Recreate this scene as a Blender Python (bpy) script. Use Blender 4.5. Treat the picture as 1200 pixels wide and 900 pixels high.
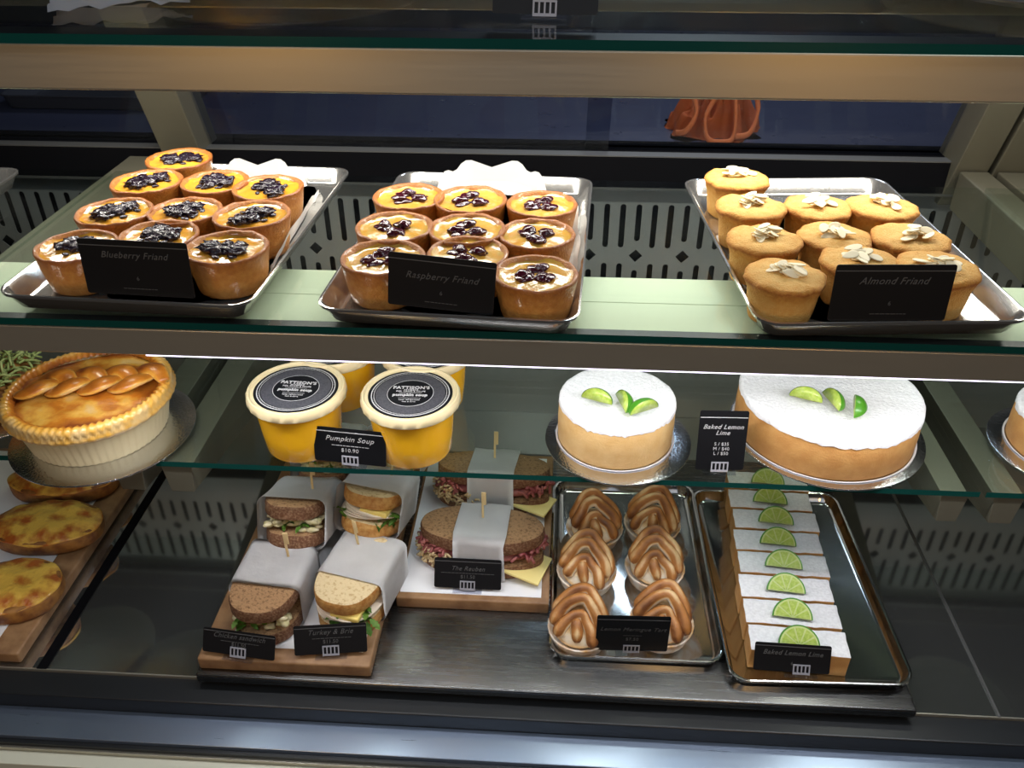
import bpy, bmesh, math, random
from mathutils import Vector, Matrix, noise
R = math.radians
PI = math.pi
for o in list(bpy.data.objects): bpy.data.objects.remove(o)
scene = bpy.context.scene
COL = scene.collection
random.seed(7)

# ------------------------------------------------------------------ camera
H = .93
_Y = Vector((72, 661, -1000)).normalized()
_X = Vector((20000, -630, 1000)); _X = (_X - _X.dot(_Y) * _Y).normalized()
_Z = _X.cross(_Y)
CAMROT = Matrix((_X, _Y, _Z))            # camera coords -> world coords
cam = bpy.data.cameras.new('camera'); camo = bpy.data.objects.new('camera', cam); COL.objects.link(camo)
cam.sensor_width = 36; cam.lens = 36 * 1000 / 1200; cam.clip_start = .02
camo.matrix_world = Matrix.Translation((0, 0, H)) @ CAMROT.to_4x4()
scene.camera = camo
def ray(px, py): return CAMROT @ Vector((px - 600, 450 - py, -1000))
def at(px, py, z):
    w = ray(px, py); t = (z - H) / w.z
    return Vector((w.x * t, w.y * t, z))

# ------------------------------------------------------------------ world, lights, exposure
wd = bpy.data.worlds.new('world'); scene.world = wd; wd.use_nodes = True
wd.node_tree.nodes['Background'].inputs[0].default_value = (.5, .6, .8, 1)
wd.node_tree.nodes['Background'].inputs[1].default_value = .05
vs = scene.view_settings
scene.display_settings.display_device = 'sRGB'
vs.view_transform = 'Standard'; vs.look = 'None'; vs.exposure = 0.0; vs.gamma = 1; vs.use_curve_mapping = False
UPPER_W, MID_W, TOP_W = 6.5, 2.5, 4.0
def area(name, loc, rot, sx, sy, power, color=(1, 1, 1), spread=PI):
    l = bpy.data.lights.new(name, 'AREA'); l.shape = 'RECTANGLE'; l.size = sx; l.size_y = sy
    l.energy = power; l.color = color; l.spread = spread
    o = bpy.data.objects.new(name, l); COL.objects.link(o); o.location = loc; o.rotation_euler = rot
    return o
# lamp under the top of the cabinet, near its back
area('upper_shelf_lamp', (-.05, 1.06, .745), (R(-6), 0, 0), 1.5, .03, UPPER_W, (1, .95, .86))
# led strip under the front rail of the upper shelf
area('middle_shelf_lamp', (.05, .757, .452), (R(14), 0, 0), 1.25, .012, MID_W, (.96, .96, 1))
# ceiling downlights of the shop, in front of the cabinet
for i, (x, y, p) in enumerate([(-.7, -.1, TOP_W), (.55, .15, TOP_W), (-.1, -.6, TOP_W), (.95, .7, TOP_W)]):
    area('ceiling_lamp', (x, y, 1.86), (0, 0, 0), .16, .16, p, (.86, .93, 1))
area('front_fill_light', (0, -1.35, 1.2), (R(80), 0, 0), 2.6, 1.0, 5.5, (.80, .88, 1))  # added broad cool fill from the customer side, no window built there
area('kitchen_lamp', (.3, 2.3, 1.8), (R(-10), 0, 0), .5, .5, 14, (.75, .85, 1))
# warm area lights added on the customer side for the rail's orange glow
for x in (-.74, .60): area('rail_glow_fill', (x, -.9, .80), (R(84), 0, 0), .26, .4, 1.5, (1, .54, .14), R(120))

# ------------------------------------------------------------------ materials
MATS = {}
def nt(name):
    m = bpy.data.materials.new(name); m.use_nodes = True
    t = m.node_tree; b = t.nodes['Principled BSDF']; MATS[name] = m
    return m, t, b
def simple(name, col, rough=.5, metal=0, coat=0, spec=.5, trans=0, sss=0, var=0, scale=60, bump=0, bscale=200, col2=None, detail=4, lo=.35, hi=.65):
    m, t, b = nt(name)
    b.inputs['Base Color'].default_value = (*col, 1); b.inputs['Roughness'].default_value = rough
    b.inputs['Metallic'].default_value = metal; b.inputs['Coat Weight'].default_value = coat
    b.inputs['Coat Roughness'].default_value = .08
    b.inputs['Specular IOR Level'].default_value = spec; b.inputs['Transmission Weight'].default_value = trans
    if sss:
        b.inputs['Subsurface Weight'].default_value = sss; b.inputs['Subsurface Radius'].default_value = (.01, .006, .003)
        b.inputs['Subsurface Scale'].default_value = .6
    tc = t.nodes.new('ShaderNodeTexCoord')
    if col2:
        n = t.nodes.new('ShaderNodeTexNoise'); n.inputs['Scale'].default_value = scale; n.inputs['Detail'].default_value = detail
        t.links.new(tc.outputs['Object'], n.inputs['Vector'])
        r = t.nodes.new('ShaderNodeValToRGB'); r.color_ramp.elements[0].position = lo; r.color_ramp.elements[1].position = hi
        r.color_ramp.elements[0].color = (*col, 1); r.color_ramp.elements[1].color = (*col2, 1)
        t.links.new(n.outputs['Fac'], r.inputs['Fac']); t.links.new(r.outputs['Color'], b.inputs['Base Color'])
    if bump:
        n2 = t.nodes.new('ShaderNodeTexNoise'); n2.inputs['Scale'].default_value = bscale; n2.inputs['Detail'].default_value = 5
        t.links.new(tc.outputs['Object'], n2.inputs['Vector'])
        bp = t.nodes.new('ShaderNodeBump'); bp.inputs['Strength'].default_value = bump; bp.inputs['Distance'].default_value = .002
        t.links.new(n2.outputs['Fac'], bp.inputs['Height']); t.links.new(bp.outputs['Normal'], b.inputs['Normal'])
    return m
def brushed(name, col, rough, stretch=(2, 60, 60), amt=.12, metal=1.0):
    m, t, b = nt(name)
    b.inputs['Metallic'].default_value = metal; b.inputs['Base Color'].default_value = (*col, 1)
    tc = t.nodes.new('ShaderNodeTexCoord'); mp = t.nodes.new('ShaderNodeMapping'); mp.inputs['Scale'].default_value = stretch
    n = t.nodes.new('ShaderNodeTexNoise'); n.inputs['Scale'].default_value = 8; n.inputs['Detail'].default_value = 5
    t.links.new(tc.outputs['Object'], mp.inputs[0]); t.links.new(mp.outputs[0], n.inputs['Vector'])
    mr = t.nodes.new('ShaderNodeMapRange'); mr.inputs[3].default_value = rough - amt / 2; mr.inputs[4].default_value = rough + amt / 2
    t.links.new(n.outputs['Fac'], mr.inputs[0]); t.links.new(mr.outputs[0], b.inputs['Roughness'])
    return m
def ramp_mat(name, attr, stops, rough=.5, coat=0, nscale=80, namt=.25, bump=.2, bscale=150, sss=0):
    """colour follows a stored attribute (how browned the pastry is) plus noise"""
    m, t, b = nt(name)
    a = t.nodes.new('ShaderNodeAttribute'); a.attribute_name = attr
    tc = t.nodes.new('ShaderNodeTexCoord'); n = t.nodes.new('ShaderNodeTexNoise')
    n.inputs['Scale'].default_value = nscale; n.inputs['Detail'].default_value = 4
    t.links.new(tc.outputs['Object'], n.inputs['Vector'])
    s = t.nodes.new('ShaderNodeMath'); s.operation = 'SUBTRACT'; s.inputs[1].default_value = .5; t.links.new(n.outputs['Fac'], s.inputs[0])
    k = t.nodes.new('ShaderNodeMath'); k.operation = 'MULTIPLY_ADD'; k.inputs[1].default_value = namt * 2
    t.links.new(s.outputs[0], k.inputs[0]); t.links.new(a.outputs['Fac'], k.inputs[2])
    r = t.nodes.new('ShaderNodeValToRGB'); cr = r.color_ramp
    cr.elements[0].position = stops[0][0]; cr.elements[0].color = (*stops[0][1], 1)
    cr.elements[1].position = stops[-1][0]; cr.elements[1].color = (*stops[-1][1], 1)
    for p, c in stops[1:-1]: e = cr.elements.new(p); e.color = (*c, 1)
    t.links.new(k.outputs[0], r.inputs['Fac']); t.links.new(r.outputs['Color'], b.inputs['Base Color'])
    b.inputs['Roughness'].default_value = rough; b.inputs['Coat Weight'].default_value = coat; b.inputs['Coat Roughness'].default_value = .1
    if sss:
        b.inputs['Subsurface Weight'].default_value = sss; b.inputs['Subsurface Radius'].default_value = (.01, .006, .003); b.inputs['Subsurface Scale'].default_value = .5
    n2 = t.nodes.new('ShaderNodeTexNoise'); n2.inputs['Scale'].default_value = bscale; n2.inputs['Detail'].default_value = 5
    t.links.new(tc.outputs['Object'], n2.inputs['Vector'])
    bp = t.nodes.new('ShaderNodeBump'); bp.inputs['Strength'].default_value = bump; bp.inputs['Distance'].default_value = .002
    t.links.new(n2.outputs['Fac'], bp.inputs['Height']); t.links.new(bp.outputs['Normal'], b.inputs['Normal'])
    return m
def glass(name, tint=(.93, .97, .95), refl=.75):
    m, t, b = nt(name); t.nodes.remove(b)
    out = t.nodes['Material Output']
    tr = t.nodes.new('ShaderNodeBsdfTransparent'); tr.inputs[0].default_value = (*tint, 1)
    gl = t.nodes.new('ShaderNodeBsdfGlossy'); gl.inputs['Roughness'].default_value = .02; gl.inputs[0].default_value = (refl, refl, refl, 1)
    lw = t.nodes.new('ShaderNodeLayerWeight'); pw = t.nodes.new('ShaderNodeMath'); pw.operation = 'POWER'; pw.inputs[1].default_value = 5
    fr = t.nodes.new('ShaderNodeMath'); fr.operation = 'MULTIPLY_ADD'; fr.inputs[1].default_value = .96; fr.inputs[2].default_value = .04
    t.links.new(lw.outputs['Facing'], pw.inputs[0]); t.links.new(pw.outputs[0], fr.inputs[0])
    mx = t.nodes.new('ShaderNodeMixShader')
    t.links.new(fr.outputs[0], mx.inputs[0]); t.links.new(tr.outputs[0], mx.inputs[1]); t.links.new(gl.outputs[0], mx.inputs[2])
    t.links.new(mx.outputs[0], out.inputs[0])
    return m
def emit(name, col, s):
    m, t, b = nt(name); b.inputs['Base Color'].default_value = (*col, 1)
    b.inputs['Emission Color'].default_value = (*col, 1); b.inputs['Emission Strength'].default_value = s
    return m

STEEL = brushed('brushed_steel', (.50, .47, .39), .34, metal=.75)
POST = brushed('post_steel', (.155, .145, .105), .5, (60, 60, 2), metal=.5)
SATIN = brushed('satin_steel', (.76, .77, .58), .5, metal=.1)
VENT = brushed('vent_steel', (.25, .26, .255), .36, metal=.45)
MIRROR = brushed('polished_deck', (.58, .59, .56), .06, (3, 3, 3), .03, metal=.95)
LEDGE = brushed('ledge_steel', (.34, .42, .56), .30, (2, 60, 60), metal=.85)
TRAY = brushed('tray_metal', (.60, .59, .57), .17, (20, 20, 20), .06, metal=.9)
DECKTRAY = brushed('shiny_tray_metal', (.52, .52, .51), .13, (20, 20, 20), .05, metal=1.0)
OLDTRAY = brushed('bun_sheet', (.19, .19, .185), .27, (1.5, 30, 30), .10)
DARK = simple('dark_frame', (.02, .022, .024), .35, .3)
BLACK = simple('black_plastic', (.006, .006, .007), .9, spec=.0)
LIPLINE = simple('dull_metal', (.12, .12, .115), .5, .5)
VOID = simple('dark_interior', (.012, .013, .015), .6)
GLASS = glass('shelf_glass')
DOOR = glass('door_glass', (.86, .88, .92), .6)
EDGE = simple('glass_edge', (.004, .05, .042), .12, 0, 0, .6)
CREAM = simple('cream_panel', (.62, .62, .50), .45)
LED = emit('led_strip', (.82, .76, 1), 3)
WHITE = simple('white_paper', (.82, .82, .83), .7, bump=.15, bscale=30)
WRAP = simple('wrap_paper', (.72, .71, .70), .65, bump=.5, bscale=45, col2=(.80, .79, .78), scale=20, sss=0)
CARD = simple('card_black', (.006, .0065, .008), .45, spec=.2)
INK = simple('ink_white', (.46, .46, .46), .6)
INKDIM = simple('ink_grey', (.075, .075, .075), .6)
CLIP = simple('clear_acrylic', (.36, .36, .40), .15, coat=.5)
CLIPBASE = glass('acrylic_foot', (.85, .86, .9), 1.0)
WOOD = simple('oak_board', (.34, .19, .085), .5, col2=(.22, .11, .045), scale=45, bump=.3, bscale=120)
CUSTARD = simple('friand_custard', (.72, .36, .05), .16, coat=.8, col2=(.66, .42, .09), scale=90, sss=.15, bump=.55, bscale=160)
CUSTARD2 = simple('blueberry_custard', (.80, .36, .03), .18, coat=.8, col2=(.66, .34, .04), scale=80, sss=.15, bump=.5, bscale=150)
CRUST = ramp_mat('friand_crust', 'toast', [(0, (.66, .33, .075)), (.5, (.50, .19, .03)), (1, (.30, .085, .012))], .45, .25, 170, .45, .7, 420, .08)
ALMOND = ramp_mat('almond_cake', 'toast', [(0, (.76, .47, .14)), (.5, (.68, .33, .06)), (1, (.42, .14, .02))], .75, 0, 200, .4, .9, 600, .08)
BERRY = simple('blueberry_jam', (.014, .006, .016), .22, coat=.4, bump=.9, bscale=260)
RASP = simple('berry_jam', (.05, .003, .012), .16, coat=.6, bump=.5, bscale=160)
FLAKE = simple('almond_flake', (.92, .82, .58), .6)
DOILY = simple('paper_doily', (.92, .92, .90), .8)
ICING = simple('icing_sugar', (.80, .80, .81), .9, bump=1, bscale=220, col2=(.70, .70, .71), scale=260)
SPONGE = simple('cake_side', (.50, .24, .065), .8, bump=.5, bscale=400, col2=(.57, .30, .09), scale=60, sss=.08)
SPONGE2 = simple('pale_cake_side', (.62, .38, .14), .8, bump=.5, bscale=400, col2=(.68, .45, .19), scale=60, sss=.08)
SILVERB = simple('silver_card', (.66, .68, .73), .14, 1.0, bump=.3, bscale=300)
LIMEF = simple('lime_flesh', (.30, .44, .04), .3, coat=.5, col2=(.46, .56, .12), scale=220, bump=.4, bscale=250, sss=.15)
LIMES = simple('lime_skin', (.06, .24, .012), .35, coat=.3)
PITH = simple('lime_pith', (.50, .58, .22), .5)
SOUP = simple('pumpkin_soup', (.80, .42, .008), .25, coat=.6, sss=.05)
LID = simple('tub_lid', (.64, .54, .32), .3, coat=.4, sss=.1)
LABELG = simple('label_grey', (.035, .035, .042), .5, col2=(.07, .07, .08), scale=500, detail=6)
BREADB = simple('brown_crumb', (.34, .19, .085), .85, col2=(.13, .06, .022), scale=260, bump=1, bscale=380, lo=.5, hi=.72)
CRUSTB = simple('brown_crust', (.15, .06, .024), .75, col2=(.34, .20, .11), scale=320, bump=1, bscale=350, lo=.45, hi=.75)
BREADW = simple('white_crumb', (.68, .53, .30), .85, col2=(.42, .25, .09), scale=200, bump=1, bscale=300, lo=.52, hi=.75)
CRUSTW = simple('golden_crust', (.46, .19, .04), .6, col2=(.62, .34, .10), scale=160, bump=.8, bscale=250)
LEAF = simple('green_leaf', (.10, .26, .03), .5, col2=(.24, .42, .07), scale=60)
TURKEY = simple('turkey_slice', (.80, .68, .54), .55)
CHEESE = simple('cheese', (.84, .70, .26), .45)
BRIE = simple('brie', (.86, .66, .18), .4)
MEAT = simple('corned_beef', (.24, .045, .05), .5, col2=(.36, .12, .10), scale=90)
KRAUT = simple('sauerkraut', (.72, .58, .34), .55, col2=(.60, .42, .20), scale=90)
PICK = simple('bamboo', (.74, .56, .28), .6)
MERINGUE = ramp_mat('toasted_meringue', 'toast', [(0, (.88, .80, .66)), (.28, (.76, .54, .27)), (.55, (.46, .19, .045)), (1, (.17, .055, .014))], .5, .1, 60, .30, .5, 260, .05)
TART = simple('tart_pastry', (.62, .35, .13), .8, col2=(.84, .76, .66), scale=60, bump=.4, bscale=200)
PIECRUST = ramp_mat('pie_pastry', 'toast', [(0, (.66, .46, .20)), (.3, (.70, .38, .06)), (.55, (.50, .17, .015)), (1, (.20, .045, .006))], .34, .45, 55, .5, .45, 130)
PIEFOIL = simple('pie_side', (.62, .53, .31), .6, bump=.3, bscale=80)
QUICHE = simple('cheese_top', (.84, .52, .08), .4, coat=.3, col2=(.44, .11, .015), scale=38, bump=1, bscale=140, lo=.42, hi=.62, detail=10)
BROWNB = simple('bun_side', (.38, .17, .035), .55, col2=(.16, .05, .012), scale=60, bump=.3)
CLOTH = simple('orange_cloth', (.80, .21, .06), .9, bump=.4, bscale=200)
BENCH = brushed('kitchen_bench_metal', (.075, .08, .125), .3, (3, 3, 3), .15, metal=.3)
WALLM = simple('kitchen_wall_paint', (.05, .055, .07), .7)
CEILM = simple('ceiling_paint', (.16, .17, .18), .8)
FLOORM = simple('floor_tile', (.10, .10, .10), .5)
GREEN = simple('green_slaw', (.42, .50, .20), .8, col2=(.26, .36, .10), scale=60)
PLATE = simple('dark_plate', (.10, .10, .11), .3, .5)
PAPERBAG = simple('greyish_paper', (.5, .5, .52), .8)

# ------------------------------------------------------------------ helpers
def obj(name, bm, mats, parent=None, smooth=True, loc=(0, 0, 0), rot=(0, 0, 0), autos=False):
    me = bpy.data.meshes.new(name); bmesh.ops.recalc_face_normals(bm, faces=bm.faces[:]); bm.to_mesh(me); bm.free()
    for m in (mats if isinstance(mats, (list, tuple)) else [mats]): me.materials.append(m)
    o = bpy.data.objects.new(name, me); COL.objects.link(o)
    if smooth: me.shade_smooth()
    if autos:
        try: me.set_sharp_from_angle(angle=R(38))
        except Exception: pass
    o.location = loc; o.rotation_euler = rot
    if parent: o.parent = parent
    return o
def tag(o, label=None, cat=None, group=None, kind=None):
    if label: o['label'] = label
    if cat: o['category'] = cat
    if group: o['group'] = group
    if kind: o['kind'] = kind
    return o
def thing(name, label, cat, loc=(0, 0, 0), rot=(0, 0, 0), group=None):
    o = bpy.data.objects.new(name, None); COL.objects.link(o); o.empty_display_size = .03
    o.location = loc; o.rotation_euler = rot
    return tag(o, label, cat, group)
def copy_tree(o, parent=None):
    c = o.copy(); COL.objects.link(c)
    if parent: c.parent = parent
    for ch in [x for x in list(COL.objects) if x.parent == o]: copy_tree(ch, c)
    return c
def box(bm, x0, x1, y0, y1, z0, z1, mi=0, bev=0):
    b2 = bmesh.new()
    r = bmesh.ops.create_cube(b2, size=1)
    for v in b2.verts: v.co = Vector((x0 if v.co.x < 0 else x1, y0 if v.co.y < 0 else y1, z0 if v.co.z < 0 else z1))
    if bev: bmesh.ops.bevel(b2, geom=b2.edges[:], offset=bev, segments=3, affect='EDGES', profile=.5)
    for f in b2.faces: f.material_index = mi
    merge(bm, b2)
def merge(bm, b2, M=None):
    if M is not None: bmesh.ops.transform(b2, matrix=M, verts=b2.verts[:])
    me = bpy.data.meshes.new('tmp'); b2.to_mesh(me); b2.free(); bm.from_mesh(me); bpy.data.meshes.remove(me)
def N(v, s, seed=0): return noise.noise(Vector(v) * s + Vector((seed * 7.13, seed * 3.7, seed * 1.9)))
def tl(bm): return bm.verts.layers.float_color.get('toast') or bm.verts.layers.float_color.new('toast')
def lathe(bm, prof, segs=40, fr=None, fz=None, toast=None, mi=None, cap0=False, cap1=False):
    """prof: (r, z) list; fr(a, r, z)->radius, fz(a,r,z)->z; toast list per ring"""
    L = tl(bm) if toast else None
    rings = []
    for i, (r, z) in enumerate(prof):
        ring = []
        for k in range(segs):
            a = 2 * PI * k / segs
            rr = fr(a, r, z) if fr else r; zz = fz(a, r, z) if fz else z
            v = bm.verts.new((rr * math.cos(a), rr * math.sin(a), zz))
            if L: q = toast[i]; v[L] = (q, q, q, 1)
            ring.append(v)
        rings.append(ring)
    for i in range(len(rings) - 1):
        for k in range(segs):
            f = bm.faces.new((rings[i][k], rings[i][(k + 1) % segs], rings[i + 1][(k + 1) % segs], rings[i + 1][k]))
            if mi: f.material_index = mi[i]
    if cap0: bm.faces.new(rings[0][::-1]).material_index = mi[0] if mi else 0
    if cap1: bm.faces.new(rings[-1]).material_index = mi[-1] if mi else 0
    return rings
def tube(bm, pts, rad, segs=10, flat=1.0, toastf=None, mi=0):
    """pts list of Vectors, rad list or number; smooth tapered rope with rounded ends"""
    n = len(pts); L = tl(bm) if toastf else None
    rings = []; up = Vector((0, 0, 1))
    for i, p in enumerate(pts):
        t = (pts[min(i + 1, n - 1)] - pts[max(i - 1, 0)]).normalized()
        s = t.cross(up); s = s.normalized() if s.length > 1e-4 else Vector((1, 0, 0))
        u = s.cross(t)
        r = rad[i] if isinstance(rad, (list, tuple)) else rad
        ring = []
        for k in range(segs):
            a = 2 * PI * k / segs
            v = bm.verts.new(p + s * (r * math.cos(a)) + u * (r * flat * math.sin(a)))
            if L: q = toastf(math.sin(a), i / (n - 1)); v[L] = (q, q, q, 1)
            ring.append(v)
        rings.append(ring)
    for i in range(n - 1):
        for k in range(segs):
            bm.faces.new((rings[i][k], rings[i][(k + 1) % segs], rings[i + 1][(k + 1) % segs], rings[i + 1][k])).material_index = mi
    bm.faces.new(rings[0][::-1]).material_index = mi; bm.faces.new(rings[-1]).material_index = mi
def smooth_path(ctrl, n=16):
    out = []; m = len(ctrl)
    for i in range(n):
        t = i / (n - 1) * (m - 1); k = min(int(t), m - 2); f = t - k
        p0 = ctrl[max(k - 1, 0)]; p1 = ctrl[k]; p2 = ctrl[k + 1]; p3 = ctrl[min(k + 2, m - 1)]
        out.append(.5 * ((2 * p1) + (-p0 + p2) * f + (2 * p0 - 5 * p1 + 4 * p2 - p3) * f * f + (-p0 + 3 * p1 - 3 * p2 + p3) * f ** 3))
    return out
def blob(bm, c, r, sub=3, amp=.15, fs=60, seed=0, sc=(1, 1, 1), mi=0):
    b2 = bmesh.new(); bmesh.ops.create_icosphere(b2, subdivisions=sub, radius=1)
    for v in b2.verts:
        d = v.co.normalized(); k = r * (1 + amp * N(d * r, fs, seed))
        v.co = Vector((d.x * k * sc[0], d.y * k * sc[1], d.z * k * sc[2])) + Vector(c)
    for f in b2.faces: f.material_index = mi
    merge(bm, b2)
def puck(bm, out, z0, z1, bev=.003, mi_side=0, mi_top=0, mi_bot=0, nz=0, seed=0, dome=0, rimw=.85):
    """slab from an outline (list of xy) with rounded edges, noise and its own cap material"""
    cx = sum(p[0] for p in out) / len(out); cy = sum(p[1] for p in out) / len(out)
    def ring(sc_off, z, frac=1.0):
        vs_ = []
        for (x, y) in out:
            d = Vector((x - cx, y - cy)); l = d.length; q = d * ((l - sc_off) / l) * frac
            zz = z + (nz * N((x * frac, y * frac, z), 60, seed) if nz else 0)
            w = 1 + (nz * 6 * N((x, y, z * 3), 40, seed + 2) if nz else 0)
            vs_.append(bm.verts.new((cx + q.x * w, cy + q.y * w, zz)))
        return vs_
    specs = [(0, z0, .35, 2), (0, z0, .7, 2), (bev, z0, 1, 2), (bev * .3, z0 + bev * .3, 1, 0), (0, z0 + bev, 1, 0), (0, (z0 + z1) / 2, 1, 0), (0, z1 - bev, 1, 0), (bev * .3, z1 - bev * .3, 1, 0), (bev, z1, 1, 1), (0, z1 + dome * .6, .7, 1), (0, z1 + dome, .35, 1)]
    rs = [ring(o_, z, f) for o_, z, f, _ in specs]
    n = len(out); mm = {0: mi_side, 1: mi_top, 2: mi_bot}
    for i in range(len(rs) - 1):
        k_ = specs[i + 1][3] if specs[i + 1][3] != 2 else 2
        if i <= 1: k_ = 2
        for k in range(n):
            bm.faces.new((rs[i][k], rs[i][(k + 1) % n], rs[i + 1][(k + 1) % n], rs[i + 1][k])).material_index = mm[k_]
    for r_, m_, zc in ((rs[0], mi_bot, z0), (rs[-1], mi_top, z1 + dome)):
        c = bm.verts.new((cx, cy, zc))
        for k in range(n): bm.faces.new((c, r_[k], r_[(k + 1) % n])).material_index = m_
def ell(a, b, n=40, p=2.0, cut=None):
    o = []
    for k in range(n):
        t = 2 * PI * k / n; c, s = math.cos(t), math.sin(t)
        x = a * math.copysign(abs(c) ** (2 / p), c); y = b * math.copysign(abs(s) ** (2 / p), s)
        if cut is not None: y = max(y, cut)
        o.append((x, y))
    return o
def text_bm(body, size, shear=0, bold=0, ext=.0002):
    cu = bpy.data.curves.new('t', 'FONT'); cu.body = body; cu.size = size; cu.align_x = 'CENTER'; cu.shear = shear
    cu.extrude = ext; cu.offset = bold; cu.resolution_u = 3; cu.space_character = 1.08
    o = bpy.data.objects.new('t', cu); COL.objects.link(o)
    dg = bpy.context.evaluated_depsgraph_get(); dg.update()
    me = bpy.data.meshes.new_from_object(o.evaluated_get(dg))
    bm = bmesh.new(); bm.from_mesh(me)
    bpy.data.objects.remove(o); bpy.data.curves.remove(cu); bpy.data.meshes.remove(me)
    for f in bm.faces: f.material_index = 0
    return bm
def curve_plate(polys, ext):
    """2D filled plate with real holes: polys[0] outer, rest holes"""
    cu = bpy.data.curves.new('c', 'CURVE'); cu.dimensions = '2D'; cu.fill_mode = 'BOTH'; cu.extrude = ext
    for p in polys:
        s = cu.splines.new('POLY'); s.points.add(len(p) - 1); s.use_cyclic_u = True
        for i, (x, y) in enumerate(p): s.points[i].co = (x, y, 0, 1)
    o = bpy.data.objects.new('c', cu); COL.objects.link(o)
    dg = bpy.context.evaluated_depsgraph_get(); dg.update()
    me = bpy.data.meshes.new_from_object(o.evaluated_get(dg))
    bm = bmesh.new(); bm.from_mesh(me)
    bpy.data.objects.remove(o); bpy.data.curves.remove(cu); bpy.data.meshes.remove(me)
    for f in bm.faces: f.material_index = 0
    return bm

# ------------------------------------------------------------------ room shell
FZ = -.78
def slab(name, x0, x1, y0, y1, z0, z1, m):
    bm = bmesh.new(); box(bm, x0, x1, y0, y1, z0, z1); o = obj(name, bm, m, smooth=False); o['kind'] = 'structure'; return o
slab('floor', -2.6, 2.6, -1.7, 3.6, FZ - .1, FZ, FLOORM)
slab('ceiling', -2.6, 2.6, -1.7, 3.6, 1.9, 2.0, CEILM)
slab('wall_back', -2.6, 2.6, 3.5, 3.6, FZ, 1.9, WALLM)
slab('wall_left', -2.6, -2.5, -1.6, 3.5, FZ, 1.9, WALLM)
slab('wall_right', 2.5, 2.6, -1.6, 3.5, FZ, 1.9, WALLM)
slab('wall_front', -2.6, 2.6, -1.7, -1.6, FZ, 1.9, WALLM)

# ------------------------------------------------------------------ display cabinet
X0, X1 = -1.3, 1.3
MIDZ, UPZ, TOPZ = .259, .505, .785
BY = 1.31
cab = thing('display_cabinet', 'long brushed steel food display cabinet with glass shelves and a polished deck', 'display cabinet', (0, 1.0, FZ))
def cpart(name, bm, m, smooth=False, parent=None, label=None):
    bmesh.ops.translate(bm, verts=bm.verts[:], vec=(0, -1.0, -FZ))
    o = obj(name, bm, m, parent or cab, smooth=smooth)
    if label: o['label'] = label
    return o
def cbox(name, m, *a, bev=0, label=None):
    bm = bmesh.new(); box(bm, *a, bev=bev); return cpart(name, bm, m, label=label)
cbox('top_rail', STEEL, X0, X1, .722, .752, .738, .776, bev=.002, label='brushed steel rail under the top glass')
cbox('rail_cap', DARK, X0, X1, .724, .78, .776, .7775)
cbox('shelf_rail', STEEL, X0, X1, .736, .757, .464, .4955, bev=.0015, label='brushed steel rail under the upper glass shelf')
cbox('rail_trim', DARK, X0, X1, .738, .76, .4955, .4972)
cbox('lamp_housing', SATIN, X0, X1, .757, .822, .470, .4955, bev=.001, label='pale satin steel lamp housing under the upper shelf')
cbox('lamp_housing', SATIN, X0, X1, .8245, .885, .468, .4945, bev=.001)
cbox('lamp_housing', STEEL, X0, X1, 1.035, 1.085, .750, .777, bev=.002)
cbox('led_strip', LED, -.43, X1, .7385, .7455, .4612, .4642, bev=.001, label='glowing white light strip under the rail')
# deck
cbox('deck', MIRROR, -.655, .5615, .69, BY, -.012, 0, label='mirror-polished steel deck plate')
cbox('deck', MIRROR, .5645, X1, .69, BY, -.012, 0)
cbox('deck', MIRROR, X0, -.668, .69, BY, -.012, 0)
cbox('deck_seam', LIPLINE, .5615, .5645, .69, BY, -.012, .002)
cbox('deck_seam', LIPLINE, .7685, .7715, .69, BY, -.001, .0015)
cbox('deck_gutter', BLACK, -.668, -.655, .69, BY, -.012, .002)
cbox('front_rail', DARK, X0, X1, .654, .69, -.05, -.003, bev=.002)
cbox('deck_lip', STEEL, X0, X1, .689, .691, -.004, .001)
cbox('front_ledge', LEDGE, X0, X1, .612, .654, -.06, -.028, bev=.001, label='blue-tinged polished steel ledge')
cbox('ledge_stripe', DARK, X0, X1, .606, .613, -.07, -.034)
cbox('ledge_stripe', STEEL, X0, X1, .603, .607, -.07, -.040)
cbox('kick_panel', CREAM, X0, X1, .585, .603, -.30, -.046, bev=.001, label='cream panel along the front')
cbox('kick_panel', DARK, X0, X1, .60, BY, FZ, -.30)
cbox('plinth', DARK, X0, X1, .70, BY, -.30, -.03)
# back
cbox('back_wall', VOID, X0, X1, BY + .025, BY + .035, -.02, .50)
cbox('back_wall', VENT, X0, X1, BY + .001, BY + .02, -.02, .16)
cbox('door_track', BLACK, X0, X1, BY - .02, BY + .06, .4495, .50, bev=.003, label='black track under the rear doors')
cbox('door_track', LIPLINE, X0, X1, BY - .022, BY - .018, .447, .4505)
cbox('track_line', LIPLINE, X0, X1, BY - .021, BY + .0, .4995, .5012)
polys = [[(X0, .19), (X1, .19), (X1, .447), (X0, .447)]]
def slot(cx, z0, z1, w=.0046):
    p = []
    for k in range(7): a = PI + PI * k / 6; p.append((cx + w * math.cos(a), z0 + w + w * math.sin(a)))
    for k in range(7): a = PI * k / 6; p.append((cx + w * math.cos(a), z1 - w + w * math.sin(a)))
    return p
sp = .0256
for i in range(-49, 50):
    cx = -.079 + i * sp; m3 = i % 3
    polys.append(slot(cx, .352 if m3 == 2 else .340, .416))
    if m3 == 2: polys.append([(cx - .0115, .326), (cx, .3145), (cx + .0115, .326), (cx, .3375)])
    polys.append(slot(cx, .255, .300 if m3 == 2 else .312))
bm = curve_plate(polys, .0008)
bmesh.ops.transform(bm, matrix=Matrix.Translation((0, BY, 0)) @ Matrix.Rotation(PI / 2, 4, 'X'), verts=bm.verts[:])
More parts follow.
